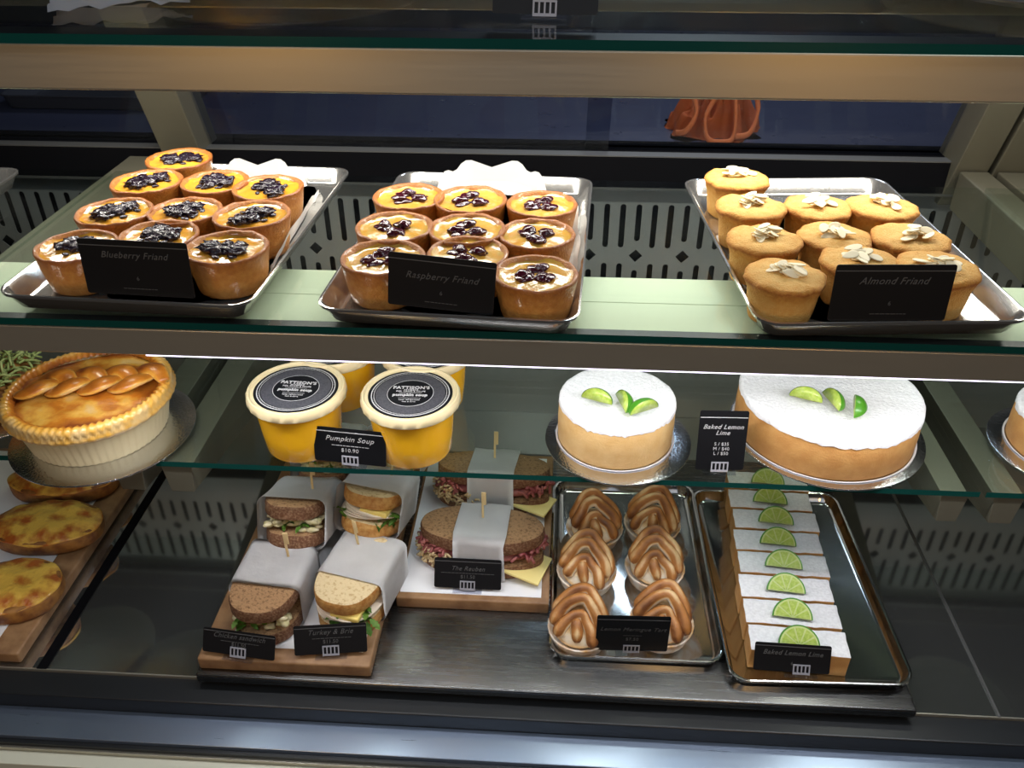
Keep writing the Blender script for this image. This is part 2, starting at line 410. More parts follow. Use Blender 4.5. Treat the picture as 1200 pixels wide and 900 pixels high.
cpart('vent_panel', bm, VENT, label='steel panel punched with rows of slots and diamonds')
# rear posts leaning forwards, arms carrying the upper shelf
LEAN = (1.25 - 1.31) / (.611 - .46)
def post(xf0, xf1):
    bm = bmesh.new(); box(bm, xf0, xf1, 0, .075, .43, .80, bev=.002)
    for v in bm.verts: v.co.y += 1.285 + LEAN * (v.co.z - .46)
    cpart('rear_post', bm, POST)
post(-.622, -.560); post(.583, .632); post(.640, .70)
def arm(x0, x1):
    bm = bmesh.new(); box(bm, x0, x1, .76, 1.27, .435, .4935, bev=.002); cpart('shelf_arm', bm, POST)
arm(-.675, -.62); arm(.590, .632); arm(.645, .69)
def bracket(x0, x1):
    bm = bmesh.new(); box(bm, x0, x1, .815, BY, .210, .2505, bev=.001)
    for v in bm.verts:
        if v.co.z < .23: v.co.z -= (v.co.y - .8) * .16
        if v.co.z < .23 and v.co.y < .83: v.co.x += (.5 * (x0 + x1) - v.co.x) * .25
    cpart('shelf_bracket', bm, POST)
bracket(-.495, -.455); bracket(.470, .502); bracket(.532, .568); bracket(-.56, -.52)
# rear sliding doors
def rdoor(x0, x1, dy):
    bm = bmesh.new(); box(bm, x0, x1, 0, .005, .50, .80)
    for v in bm.verts: v.co.y += 1.325 + dy + LEAN * (v.co.z - .46)
    d = cpart('rear_door', bm, DOOR)
    bm = bmesh.new(); box(bm, x0, x0 + .035, -.001, .006, .50, .80)
    for v in bm.verts: v.co.y += 1.325 + dy + LEAN * (v.co.z - .46)
    bmesh.ops.translate(bm, verts=bm.verts[:], vec=(0, -1.0, -FZ))
    obj('door_edge', bm, CLIPBASE, d, smooth=False)
rdoor(-.555, .07, 0); rdoor(.035, .58, .012); rdoor(-1.25, -.625, 0); rdoor(.70, 1.25, 0)

def shelf_glass(label, x0, x1, y0, y1, zt, th=.008):
    bm = bmesh.new(); box(bm, x0, x1, y0, y1, zt - th, zt)
    bm.normal_update()
    for f in bm.faces:
        if f.calc_center_median().y < y0 + .001: f.material_index = 1
    return tag(obj('glass_shelf', bm, [GLASS, EDGE], smooth=False), label, 'glass shelf')
shelf_glass('topmost glass shelf above the warm-lit rail', X0, X1, .715, 1.17, TOPZ)
shelf_glass('upper glass shelf holding the three trays of friands', -.648, .575, .735, 1.17, UPZ)
shelf_glass('upper glass shelf of the left section, behind the tray corner', X0, -.655, .745, 1.17, UPZ)
shelf_glass('upper glass shelf of the right section at the picture edge', .585, X1, .745, 1.17, UPZ)
shelf_glass('middle glass shelf holding soup tubs and baked lemon lime cakes', -.499, .512, .812, 1.20, MIDZ)
shelf_glass('middle glass shelf of the left section under the golden pie', X0, -.504, .812, 1.20, MIDZ)
shelf_glass('middle glass shelf of the right section under the half-seen cake', .519, X1, .812, 1.20, MIDZ)

# raised platform sheet on the deck
bm = bmesh.new(); box(bm, -.447, .455, .678, 1.16, .006, .02, bev=.0025)
tag(obj('bun_sheet', bm, OLDTRAY, smooth=True, autos=True), 'wide scratched steel sheet lying on the deck under boards and trays', 'metal sheet')
PZ = .02

# ------------------------------------------------------------------ trays
def tray(label, corners, zb, hgt, m, flare=.012, group=None, name='baking_tray'):
    """corners BL BR FR FL of the outer rim"""
    c = sum(corners, Vector()) / 4
    ex = ((corners[1] - corners[0]) + (corners[2] - corners[3])) / 2; ey = ((corners[0] - corners[3]) + (corners[1] - corners[2])) / 2
    w = ex.length / 2; d = ey.length / 2; rz = math.atan2(ex.y, ex.x)
    bm = bmesh.new()
    def ring(hw, hd, rr, z):
        vs_ = []
        for sx, sy, a0 in ((1, 1, 0), (-1, 1, PI / 2), (-1, -1, PI), (1, -1, 1.5 * PI)):
            for k in range(6):
                a = a0 + PI / 2 * k / 5
                vs_.append(bm.verts.new((sx * (hw - rr) + rr * math.cos(a), sy * (hd - rr) + rr * math.sin(a), z)))
        return vs_
    t = .0012
    R_ = [ring(w - flare - .004, d - flare - .004, .014, t), ring(w - flare, d - flare, .018, t + .003), ring(w - .004, d - .004, .022, hgt - .001),
          ring(w - .002, d - .002, .023, hgt), ring(w, d, .024, hgt - .0005), ring(w, d, .024, hgt - .003), ring(w - .003, d - .003, .022, hgt - .004),
          ring(w - flare + .001, d - flare + .001, .018, .002), ring(w - flare - .003, d - flare - .003, .014, 0)]
    n = len(R_[0])
    for i in range(len(R_) - 1):
        for k in range(n): bm.faces.new((R_[i][k], R_[i][(k + 1) % n], R_[i + 1][(k + 1) % n], R_[i + 1][k]))
    bm.faces.new(R_[0]); bm.faces.new(R_[-1][::-1])
    o = obj(name, bm, m, smooth=True, loc=(c.x, c.y, zb), rot=(0, 0, rz), autos=True)
    return tag(o, label, 'tray', group)
def cs(pts, z): return [at(x, y, z) for x, y in pts]
TL = tray('metal tray under the blueberry friands on the left', cs([(180, 190), (402, 195), (305, 362), (8, 343)], .527), UPZ, .022, TRAY)
TC = tray('metal tray under the raspberry friands in the middle', cs([(460, 200), (687, 207), (690, 380), (380, 360)], .527), UPZ, .022, TRAY)
TR = tray('metal tray under the almond friands on the right', cs([(812, 208), (1045, 208), (1199, 374), (871, 381)], .527), UPZ, .022, TRAY)
tray('tray corner reaching in at the far left of the upper shelf', [Vector((-1.01, 1.115, .527)), Vector((-.747, 1.115, .527)), Vector((-.747, .71, .527)), Vector((-1.01, .71, .527))], UPZ, .022, TRAY)
TT = tray('shallow silver tray under the lemon meringue tarts', cs([(655, 562), (815, 566), (847, 778), (635, 766)], .038), PZ, .018, DECKTRAY, .008)
TM = tray('shallow silver tray under the white lime slices', cs([(815, 575), (985, 575), (1068, 806), (848, 794)], .038), PZ, .018, DECKTRAY, .008)

# paper doilies under friands
def doily(label, c, w, d, rz, z, tc):
    """scalloped sheet that climbs the tray walls; tc = tray centre in xy"""
    n = 132; rings = []; bm = bmesh.new()
    for f in (1.0, .95, .88, .8, .7, .5, .25):
        ring = []
        for k in range(n):
            t = 2 * PI * k / n; p = 3.2
            cth, sth = math.cos(t), math.sin(t)
            s_ = (1 + .030 * abs(math.sin(t * 12)) * (f > .97)) * f
            x = w * math.copysign(abs(cth) ** (2 / p), cth) * s_; y = d * math.copysign(abs(sth) ** (2 / p), sth) * s_
            ex = max(0, abs(x + c[0] - tc[0]) - .112); ey = max(0, abs(y + c[1] - tc[1]) - .178)
            zz = (ex + ey) * 1.9
            ring.append(bm.verts.new((x - math.copysign(ex * .25, x), y - math.copysign(ey * .25, y), zz)))
        rings.append(ring)
    for i in range(len(rings) - 1):
        for k in range(n): bm.faces.new((rings[i][k], rings[i][(k + 1) % n], rings[i + 1][(k + 1) % n], rings[i + 1][k]))
    bm.faces.new(rings[-1]); bmesh.ops.solidify(bm, geom=bm.faces[:], thickness=.0005)
    return tag(obj('paper_doily', bm, DOILY, smooth=False, loc=(c[0], c[1], z), rot=(0, 0, rz)), label, 'doily')
doily('scalloped white paper doily on the blueberry friand tray', (-.418, .955), .106, .178, R(1), UPZ + .0022, (-.436, .942))
doily('scalloped white paper doily on the raspberry friand tray', (-.092, .945), .115, .177, R(1), UPZ + .0022, (-.100, .927))
doily('scalloped white paper doily on the almond friand tray', (.303, .925), .106, .150, R(0), UPZ + .0022, (.312, .932))

# ------------------------------------------------------------------ friands
def friand(kind, seed):
    rnd = random.Random(seed)
    root = thing('friand', None, 'friand')
    h, rb, rt = .043, .036, .0435
    if kind != 'almond':
        bm = bmesh.new()
        prof = [(rb - .008, 0), (rb - .001, .0005), (rb, .003), (rb + .0025, .015), (rb + .0048, .028), (rt - .001, h - .004), (rt, h), (rt - .0012, h + .0018), (rt - .004, h + .001), (rt - .0065, h - .003)]
        ts = [.6, .6, .45, .3, .35, .6, .95, .9, .65, .5]
        lathe(bm, prof, 44, lambda a, r, z: r * (1 + .02 * N((math.cos(a), math.sin(a), z * 30), 2.2, seed)), lambda a, r, z: z + (.0016 * N((math.cos(a) * 2, math.sin(a) * 2, 0), 1.8, seed) if z > .03 else 0), ts, cap0=True)
        obj('crust', bm, CRUST, root)
        bm = bmesh.new()
        prof = [(rt - .0045, h - .001), (rt - .008, h - .0035), (rt - .014, h - .0035), (rt - .022, h - .002), (rt - .032, h - .0015), (.003, h - .001)]
        lathe(bm, prof, 44, None, lambda a, r, z: z + .0028 * N((r * math.cos(a), r * math.sin(a), 0), 60, seed), None, cap1=True)
        obj('filling', bm, CUSTARD2 if kind == 'blueberry' else CUSTARD, root)
        bm = bmesh.new()
        if kind == 'blueberry':
            for k in range(11):
                a = rnd.random() * 6.28; r = rnd.random() ** .6 * .017
                blob(bm, (r * math.cos(a) * 1.15, r * math.sin(a), h + .0005), .0068 + rnd.random() * .003, 3, .9, 240, seed + k, (1.1, 1, .42))
            for k in range(9):
                a = rnd.random() * 6.28; r = .016 + .006 * rnd.random()
                blob(bm, (r * math.cos(a) * 1.15, r * math.sin(a), h - .001), .003, 2, .4, 160, seed + k, (1.5, 1, .5))
            obj('berries', bm, BERRY, root)
        else:
            for k in range(3):
                a = seed * 1.3 + k * 2.1; r = .011 + .003 * rnd.random()
                blob(bm, (r * math.cos(a), r * math.sin(a), h + .0005), .0072, 3, .5, 200, seed + k, (1.2, 1, .6))
                blob(bm, (r * math.cos(a + .4), r * math.sin(a + .4), h - .001), .0085, 3, .5, 160, seed + k + 9, (1.2, 1, .3))
            obj('berries', bm, RASP, root)
    else:
        h = .046; rb = .0318; rt = .0392
        bm = bmesh.new()
        prof = [(rb - .008, 0), (rb - .001, .0005), (rb, .003), (rb + .002, .016), (rb + .0035, .029), (rt - .001, h - .008), (rt + .0014, h - .0035), (rt + .0010, h - .001), (rt - .003, h + .0008), (rt - .016, h + .002), (rt - .028, h + .0022), (.002, h + .002)]
        ts = [.5, .5, .4, .2, .3, .6, .95, .75, .35, .12, .05, .05]
        lathe(bm, prof, 48, lambda a, r, z: r * (1 + (.07 if z > h - .01 else .018) * N((math.cos(a), math.sin(a), z * 10), 3.6, seed)), lambda a, r, z: z + .0026 * N((r * math.cos(a) * 50, r * math.sin(a) * 50, 0), 1.5, seed), ts, cap0=True, cap1=True)
        obj('cake', bm, ALMOND, root)
        bm = bmesh.new()
        for k in range(15):
            a = rnd.random() * 6.28; r = rnd.random() * .017
            b2 = bmesh.new(); puck(b2, [(x, y * (1 + x * 30)) for x, y in ell(.0092, .0050, 14)], 0, .0011, .0004)
            M = Matrix.Translation((r * math.cos(a), r * math.sin(a), h + .003 + .0008 * k * .5)) @ Matrix.Rotation(rnd.random() * 6.28, 4, 'Z') @ Matrix.Rotation(rnd.uniform(-.5, .5), 4, 'X') @ Matrix.Rotation(rnd.uniform(-.3, .3), 4, 'Y')
            merge(bm, b2, M)
        obj('almond_flakes', bm, FLAKE, root)
    return root
FR = {
 'blueberry': ([(210, 187), (172, 214), (252, 213), (314, 221), (134, 249), (217, 247), (295, 253), (85, 290), (186, 276), (270, 293)],
    ['at the very back of the left tray', 'second row from the back, leftmost', 'second row from the back, middle', 'second row from the back, rightmost beside the doily',
     'third row, leftmost', 'third row, middle', 'third row, rightmost beside the tray edge', 'front left corner, partly behind the black card', 'front row middle, mostly behind the black card', 'front right, in front of all others']),
 'raspberry': ([(479, 231), (551, 235), (635, 239), (462, 267), (547, 269), (629, 274), (449, 303), (548, 297), (628, 321)],
    ['back left corner of the tray', 'back row middle in front of the doily', 'back right corner of the tray', 'middle row, left', 'centre of the tray', 'middle row, right', 'front left, beside the black card', 'front row middle, behind the black card', 'front right, darkest crust']),
 'almond': ([(864, 206), (881, 239), (959, 238), (1034, 239), (897, 277), (979, 273), (1068, 276), (919, 325), (1010, 305), (1108, 317)],
    ['alone at the very back left corner', 'second from the back in the left column', 'back row middle with the most flakes', 'back row right', 'third from the back in the left column', 'centre of the tray', 'second row right', 'front left corner with one stray flake', 'front middle, behind the black card', 'front right, behind the black card'])}
for kind, (pts, places) in FR.items():
    protos = [friand(kind, 11 + j) for j in range(3)]
    for i, (p, pl) in enumerate(zip(pts, places)):
        o = protos[i] if i < 3 else copy_tree(protos[i % 3])
        zt = UPZ + .002 + (.049 if kind == 'almond' else .043)
        q = at(p[0], p[1], zt)
        dx, dy = {('almond', 7): (.004, .012), ('almond', 8): (0, .006), ('almond', 9): (-.002, .012), ('blueberry', 9): (-.005, .003), ('blueberry', 7): (.003, .003)}.get((kind, i), (0, 0))
        o.location = (q.x + dx, q.y + dy, UPZ + .0025); o.rotation_euler = (0, 0, (i * 1.7) % 6.28 if i >= 3 else i * .5)
        s = 1.0 + .02 * math.sin(i * 2.3); o.scale = (s, s, s)
        tag(o, {'blueberry': 'golden blueberry friand, ', 'raspberry': 'glazed raspberry friand, ', 'almond': 'pale almond friand, '}[kind] + pl, 'friand', kind + ' friands on the upper shelf')

# ------------------------------------------------------------------ label cards
def card(label, BL, BR, topmid, z, lines, tilt=22, clip=True, dim=False, roll=0, cdx=0):
    a = at(*BL, z); b = at(*BR, z); w = (b - a).length; mid = (a + b) / 2
    rz = math.atan2((b - a).y, (b - a).x)
    ex = (b - a).normalized(); up = Vector((-ex.y, ex.x, 0)) * math.sin(R(tilt)) + Vector((0, 0, math.cos(R(tilt))))
    n = ex.cross(up); r = ray(*topmid); C_ = Vector((0, 0, H)); t = (mid - C_).dot(n) / r.dot(n); h = (C_ + r * t - mid).dot(up)
    root = thing('label_card', label, 'label card', mid + Vector((0, 0, .0)), (0, 0, rz))
    lift = .004
    M = Matrix.Rotation(R(90 - tilt), 4, 'X')        # local x,y plane -> standing leaning back
    Mr = Matrix.Translation((0, 0, lift)) @ Matrix.Rotation(-R(0), 4, 'Z') @ M @ Matrix.Rotation(R(roll), 4, 'Z')
    out = []; rr = .0025; hh = h - lift
    for sx, sy, a0 in ((w / 2 - rr, hh - rr, 0), (-w / 2 + rr, hh - rr, PI / 2), (-w / 2 + rr, rr, PI), (w / 2 - rr, rr, 1.5 * PI)):
        for k in range(5): t_ = a0 + PI / 2 * k / 4; out.append((sx + rr * math.cos(t_), sy + rr * math.sin(t_)))
    bm = bmesh.new(); lo = [bm.verts.new((x, y, -.0008)) for x, y in out]; hi = [bm.verts.new((x, y, 0)) for x, y in out]
    bm.faces.new(lo[::-1]); bm.faces.new(hi)
    for k in range(len(out)): bm.faces.new((lo[k], lo[(k + 1) % len(out)], hi[(k + 1) % len(out)], hi[k]))
    bmesh.ops.transform(bm, matrix=Mr, verts=bm.verts[:]); obj('card', bm, CARD, root, smooth=False)
    bm = bmesh.new(); box(bm, -w / 2 + .0008, w / 2 - .0008, hh * .885, hh * .885 + .0009, .0001, .0005)
    bmesh.ops.transform(bm, matrix=Mr, verts=bm.verts[:]); obj('top_line', bm, INKDIM if dim else INK, root, smooth=False)
    for body, fy, sz, sh in lines:
        if body.startswith('~'):
            bm = bmesh.new(); x = -w * sz / 2
            rnd = random.Random(len(body) + int(w * 1e4))
            while x < w * sz / 2:
                l = rnd.uniform(.002, .005); box(bm, x, x + l, hh * fy, hh * fy + .0006, .0001, .0004); x += l + .0008
        else:
            bm = text_bm(body, sz, sh); bmesh.ops.translate(bm, verts=bm.verts[:], vec=(0, hh * fy, .0003))
        bmesh.ops.transform(bm, matrix=Mr, verts=bm.verts[:])
        obj('lettering', bm, INKDIM if dim else INK, root, smooth=False)
    if clip:
        bm = bmesh.new(); cw = .0105
        box(bm, -cw, cw, -.002, .0005, .0006, .0016); box(bm, -cw, cw, .0095, .0112, .0006, .0016)
        for k in range(5):
            x = -cw + (2 * cw - .0016) * k / 4; box(bm, x, x + .0016, -.002, .011, .0006, .0018)
        bmesh.ops.translate(bm, verts=bm.verts[:], vec=(cdx, 0, 0))
        bmesh.ops.transform(bm, matrix=Mr, verts=bm.verts[:]); c = obj('clip', bm, CLIP, root, smooth=False)
        bm = bmesh.new(); box(bm, -.02 + cdx, .02 + cdx, -.006, .008, .0002, .0018)
        obj('clip_foot', bm, CLIPBASE, c, smooth=False)
    return root
S = .35
card('black card reading Blueberry Friand on the left tray', (105, 347), (230, 354), (157, 282), UPZ + .018, [('Blueberry Friand', .68, .0095, S), ('6', .28, .006, 0), ('~', .12, .3, 0)], 6, clip=False, dim=True)
card('black card reading Raspberry Friand on the middle tray', (455, 364), (578, 370), (516, 301), UPZ + .018, [('Raspberry Friand', .56, .0095, S), ('6', .28, .006, 0), ('~', .12, .3, 0)], 6, clip=False, dim=True, roll=-4)
card('black card reading Almond Friand on the right tray', (968, 380), (1105, 380), (1052, 310), UPZ + .018, [('Almond Friand', .66, .010, S), ('6', .28, .006, 0), ('~', .12, .3, 0)], 6, clip=False, dim=True)
card('black card reading Pumpkin Soup between the two front tubs', (370, 543), (453, 549), (412, 503), MIDZ + .001, [('Pumpkin Soup', .64, .0098, S), ('~', .50, .5, 0), ('$10.90', .33, .0075, 0)], 5, roll=-2)
card('tall black card reading Baked Lemon Lime between the two cakes', (814, 553), (870, 554), (844, 481), MIDZ + .001, [('Baked Lemon', .70, .0082, S), ('Lime', .60, .0082, S), ('S / $35', .42, .0058, 0), ('M / $40', .34, .0058, 0), ('L / $50', .26, .0058, 0)], 12)
card('black card reading Chicken sandwich $11.50, leftmost in the front row', (238, 765), (322, 777), (274, 738), PZ + .022, [('Chicken sandwich', .67, .0088, S), ('~', .53, .5, 0), ('$11.50', .37, .0066, 0)], 28, dim=True)
card('black card reading Turkey & Brie $11.50 on the front of the board', (346, 771), (431, 766), (380, 731), PZ + .022, [('Turkey & Brie', .67, .0092, S), ('~', .53, .5, 0), ('$11.50', .37, .0066, 0)], 28, dim=True)
card('black card reading The Reuben $11.50 in front of the paper-banded sandwich', (509, 690), (587, 694), (548, 654), PZ + .022, [('The Reuben', .60, .0088, S), ('~', .50, .8, 0), ('$11.50', .34, .0068, 0)], 24, dim=True)
card('black card reading Lemon Meringue Tart $7.50 on the tart tray', (697, 764), (781, 766), (740, 722), PZ + .019, [('Lemon Meringue Tart', .58, .0086, S), ('~', .44, .25, 0), ('$7.50', .31, .0068, 0)], 2, dim=True)
card('black card reading Baked Lemon Lime in front of the white slices', (882, 787), (971, 793), (933, 754), PZ + .014, [('Baked Lemon Lime', .60, .0088, S), ('6', .25, .006, 0)], 24, dim=True, cdx=.012)
card('blank-faced black card standing on the topmost glass shelf', (577, 21), (700, 24), (640, -30), TOPZ + .001, [('~', .5, .4, 0)], 20, dim=True)

# ------------------------------------------------------------------ soup tubs
def soup():
    root = thing('soup_tub', None, 'soup tub')
    bm = bmesh.new()
    lathe(bm, [(.038, 0), (.0435, .001), (.045, .004), (.0475, .03), (.0515, .078)], 48, cap0=True, cap1=True)
    obj('tub', bm, SOUP, root, autos=True)
    bm = bmesh.new(); h = .078
    prof = [(.0515, h - .006), (.0565, h - .007), (.0578, h - .005), (.0578, h + .003), (.056, h + .0068), (.0545, h + .007), (.0525, h + .0045), (.050, h + .004), (.002, h + .004)]
    lathe(bm, prof, 72, lambda a, r, z: r + (.0006 if (abs(r - .0578) < 1e-4 and int(a / (2 * PI) * 72) % 3 == 0) else 0), cap1=True)
    lid = obj('lid', bm, LID, root, autos=True)
    def disc(r0, r1, z, m, nm='label_ring', seg=64):
        bm = bmesh.new(); a = [bm.verts.new((r1 * math.cos(2 * PI * k / seg), r1 * math.sin(2 * PI * k / seg), z)) for k in range(seg)]
        lo = [bm.verts.new((v.co.x, v.co.y, z - .0003)) for v in a]
        for k in range(seg): bm.faces.new((lo[k], lo[(k + 1) % seg], a[(k + 1) % seg], a[k]))
        if r0 <= 0: bm.faces.new(a)
        else:
            b_ = [bm.verts.new((r0 * math.cos(2 * PI * k / seg), r0 * math.sin(2 * PI * k / seg), z)) for k in range(seg)]
            for k in range(seg): bm.faces.new((a[k], a[(k + 1) % seg], b_[(k + 1) % seg], b_[k]))
        return obj(nm, bm, m, lid, smooth=False)
    z = h + .0044
    disc(0, .0490, z, CARD, 'label_disc'); disc(.0445, .0456, z + .0002, INK); disc(.0418, .0424, z + .0002, INK); disc(0, .0405, z + .0003, LABELG, 'label_disc')
    disc(0, .0275, z + .0005, CARD, 'label_disc'); disc(.0264, .0271, z + .0007, INK)
    bm = bmesh.new()
    for k in range(70):
        if k % 35 < 3: continue
        a = 2 * PI * k / 70; b2 = bmesh.new(); box(b2, -.0011, .0011, -.0008, .0008, 0, .0003)
        merge(bm, b2, Matrix.Translation((.0434 * math.cos(a), .0434 * math.sin(a), z)) @ Matrix.Rotation(a + PI / 2 * (1 if k % 2 else 1.1), 4, 'Z'))
    obj('lettering_ring', bm, INKDIM, lid, smooth=False)
    z += .0007
    for body, y, sz, bold, in (("PATTISON'S", .0085, .0075, .00025), ('PATISSERIE', .0052, .0032, 0), ('PIES, CAKES & SOUPS', .0022, .0034, 0), ('pumpkin soup', -.0062, .0066, .0003), ('keep refrigerated', -.0148, .0032, 0), ('heat & serve', -.0185, .0028, 0)):
        bm = text_bm(body, sz, 0, bold); bmesh.ops.translate(bm, verts=bm.verts[:], vec=(0, y, z + .0002)); obj('lettering', bm, INK, lid, smooth=False)
    bm = bmesh.new(); box(bm, -.013, .013, -.0002, .0002, z, z + .0002); box(bm, -.013, .013, -.0106, -.0102, z, z + .0002); obj('label_line', bm, INK, lid, smooth=False)
    return root
s0 = soup()
for i, (px, py, lab, rz) in enumerate([(347, 455, 'round tub of yellow pumpkin soup, front left beside the Pumpkin Soup card', -2), (481, 461, 'round tub of yellow pumpkin soup, front right beside the Pumpkin Soup card', 2),
        (391, 403, 'round tub of yellow pumpkin soup, back left, lid cut by the rail', 0), (499, 408, 'round tub of yellow pumpkin soup, back right, lid cut by the rail', 5)]):
    o = s0 if i == 0 else copy_tree(s0)
    q = at(px, py, MIDZ + .083); o.location = (q.x, q.y, MIDZ + .0005); o.rotation_euler = (0, 0, R(rz)); o.scale = (1.06, 1.06, 1)
    tag(o, lab, 'soup tub', 'pumpkin soup tubs on the middle shelf')

# ------------------------------------------------------------------ cakes
def cake_board(label, c, r, z, sx=1):
    bm = bmesh.new(); puck(bm, ell(r * sx, r, 96), 0, .0022, .0006)
    return tag(obj('cake_board', bm, SILVERB, loc=(c.x, c.y, z), autos=True), label, 'cake board')
def lime_wedge(bm_root, r=.017, lab=None):
    pass
def half_lime(parent, name, loc, rot, r=.019, th=.0042):
    """half slice: parts flesh, pith, rind"""
    def halfdisc(rad, t0, t1, lift=0):
        bm = bmesh.new(); n = 20
        pts = [(rad * math.cos(PI * k / n), rad * math.sin(PI * k / n)) for k in range(n + 1)]
        lo = [bm.verts.new((x, y - 0, t0)) for x, y in pts]; hi = [bm.verts.new((x, y, t1)) for x, y in pts]
        bm.faces.new(lo[::-1]); bm.faces.new(hi); m = n + 1
        for k in range(m): bm.faces.new((lo[k], lo[(k + 1) % m], hi[(k + 1) % m], hi[k]))
        return bm
    rind = obj(name, halfdisc(r, 0, th), LIMES, parent, smooth=True, loc=loc, rot=rot, autos=True)
    obj('pith', halfdisc(r * .93, -.0003, th + .0003), PITH, rind, smooth=False)
    bm = bmesh.new()
    for k in range(5):
        a0 = PI * k / 5 + .05; a1 = PI * (k + 1) / 5 - .05; rr = r * .85
        c = Vector((.0018 * math.cos((a0 + a1) / 2), .0018 * math.sin((a0 + a1) / 2)))
        pts = [c] + [Vector((rr * math.cos(a0 + (a1 - a0) * j / 5), rr * math.sin(a0 + (a1 - a0) * j / 5))) for j in range(6)]
        lo = [bm.verts.new((p.x, p.y, -.0007)) for p in pts]; hi = [bm.verts.new((p.x, p.y, th + .0007)) for p in pts]
        bm.faces.new(lo[::-1]); bm.faces.new(hi)
        for j in range(7): bm.faces.new((lo[j], lo[(j + 1) % 7], hi[(j + 1) % 7], hi[j]))
    obj('flesh', bm, LIMEF, rind, smooth=False)
    return rind
def wedge(name, label, loc, rot, r=.02):
    """lime wedge: quarter of a lime, skin outside, flesh faces"""
    root = thing(name, label, 'lime wedge', loc, rot)
    def sector(rad, half, mi):
        bm = bmesh.new(); nu, nv = 8, 14; g = []
        for j in range(nv + 1):
            ph = PI * j / nv; row = []
            for i in range(nu + 1):
                th = -half + 2 * half * i / nu
                row.append(bm.verts.new((rad * 1.25 * math.cos(ph), rad * math.sin(ph) * math.sin(th), rad * math.sin(ph) * math.cos(th))))
            g.append(row)
        return bm, g, nu, nv
    bm, g, nu, nv = sector(r, .62, 0)
    for j in range(nv):
        for i in range(nu): bm.faces.new((g[j][i], g[j][i + 1], g[j + 1][i + 1], g[j + 1][i]))
    bmesh.ops.remove_doubles(bm, verts=bm.verts[:], dist=1e-5); obj('rind', bm, LIMES, root)
    bm, g, nu, nv = sector(r * .97, .60, 0); c = bm.verts.new((0, 0, 0))
    for side in (0, nu):
        for j in range(nv): bm.faces.new((c, g[j][side], g[j + 1][side]))
    for j in range(nv):
        for i in range(nu): bm.faces.new((g[j][i], g[j][i + 1], g[j + 1][i + 1], g[j + 1][i]))
    bmesh.ops.remove_doubles(bm, verts=bm.verts[:], dist=1e-5); fl = obj('flesh', bm, LIMEF, root)
    return root
def baked_cake(name, label, c, r, h, z, seed):
    root = thing(name, label, 'cake', (c.x, c.y, z))
    bm = bmesh.new()
    prof = [(r * .7, 0), (r - .002, 0), (r, .003), (r * 1.005, h * .5), (r * 1.0, h - .006), (r - .002, h - .002), (r - .008, h)]
    lathe(bm, prof, 80, lambda a, rr, zz: rr * (1 + .008 * N((math.cos(a), math.sin(a), zz * 12), 2, seed)), cap0=True, cap1=True)
    obj('cake_body', bm, SPONGE2 if seed == 1 else SPONGE, root)
    bm = bmesh.new(); n = 110
    pts = []
    rings = []
    for rr in (1.006, 1.0, .985, .93, .8, .6, .35, .12):
        ring = []
        for k in range(n):
            a = 2 * PI * k / n
            jag = (.02 * noise.fractal(Vector((math.cos(a) * 9, math.sin(a) * 9, seed)), 1, 2, 3)) if rr > .95 else 0
            q = r * (rr + jag * .5); zz = h + (.0016 if rr < .99 else (-.0035 - .006 * abs(N((math.cos(a), math.sin(a), 0), 9, seed)) if rr > 1.003 else -.0002)) + .002 * N((q * math.cos(a), q * math.sin(a), 0), 45, seed)
            ring.append(bm.verts.new((q * math.cos(a), q * math.sin(a), zz)))
        rings.append(ring)
    for i in range(len(rings) - 1):
        for k in range(n): bm.faces.new((rings[i][k], rings[i][(k + 1) % n], rings[i + 1][(k + 1) % n], rings[i + 1][k]))
    bm.faces.new(rings[-1])
    obj('icing_sugar', bm, ICING, root)
    bm = bmesh.new(); lathe(bm, [(r + .0005, 0), (r + .002, .0002), (r + .0032, .0016), (r + .002, .0018), (r + .0005, .001)], 80)
    obj('base_band', bm, simple('band' + str(seed), (.60, .58, .58), .2, coat=.5), root)
    return root
zc = MIDZ
csm = at(724, 482, zc + .06); cbg = at(975, 480, zc + .062)
csm = Vector((.079, .897, 0)); cbg = at(974, 456, zc + .062); cbg.z = 0
cake_board('round silver board under the small lime cake', Vector((.083, .891, 0)), .094, zc + .0002)
cake_board('round silver board under the large lime cake', cbg + Vector((.003, -.004, 0)), .1235, zc + .0002)
baked_cake('lemon_lime_cake', 'small round baked lemon lime cake dusted with icing sugar', csm, .0735, .058, zc + .0025, 1)
baked_cake('lemon_lime_cake', 'large round baked lemon lime cake dusted with icing sugar', cbg, .1135, .056, zc + .0025, 2)
def wedges(lst, z, which, names):
    for (px, py, rz, rx), nm in zip(lst, names):
        q = at(px, py, z); w_ = wedge('lime_wedge', f'{nm} of three lime wedges on the {which} white-topped cake', q, (R(rx), 0, R(rz)), .0165)
        w_['group'] = f'lime wedges on the {which} cake'
wedges([(699, 470, -22, -52), (727, 473, -75, -58), (755, 482, 30, -32)], zc + .071, 'small', ['left', 'middle', 'right'])
wedges([(944, 468, -22, -52), (973, 471, -75, -55), (1000, 479, -104, -34)], zc + .069, 'large', ['left', 'middle', 'right'])
cR = Vector((.655, .905, 0)); cake_board('round silver board at the right edge of the middle shelf', cR, .094, zc + .0002)
baked_cake('lemon_lime_cake', 'half-seen small cake at the right edge of the middle shelf', cR + Vector((.004, .003, 0)), .075, .05, zc + .0025, 3)

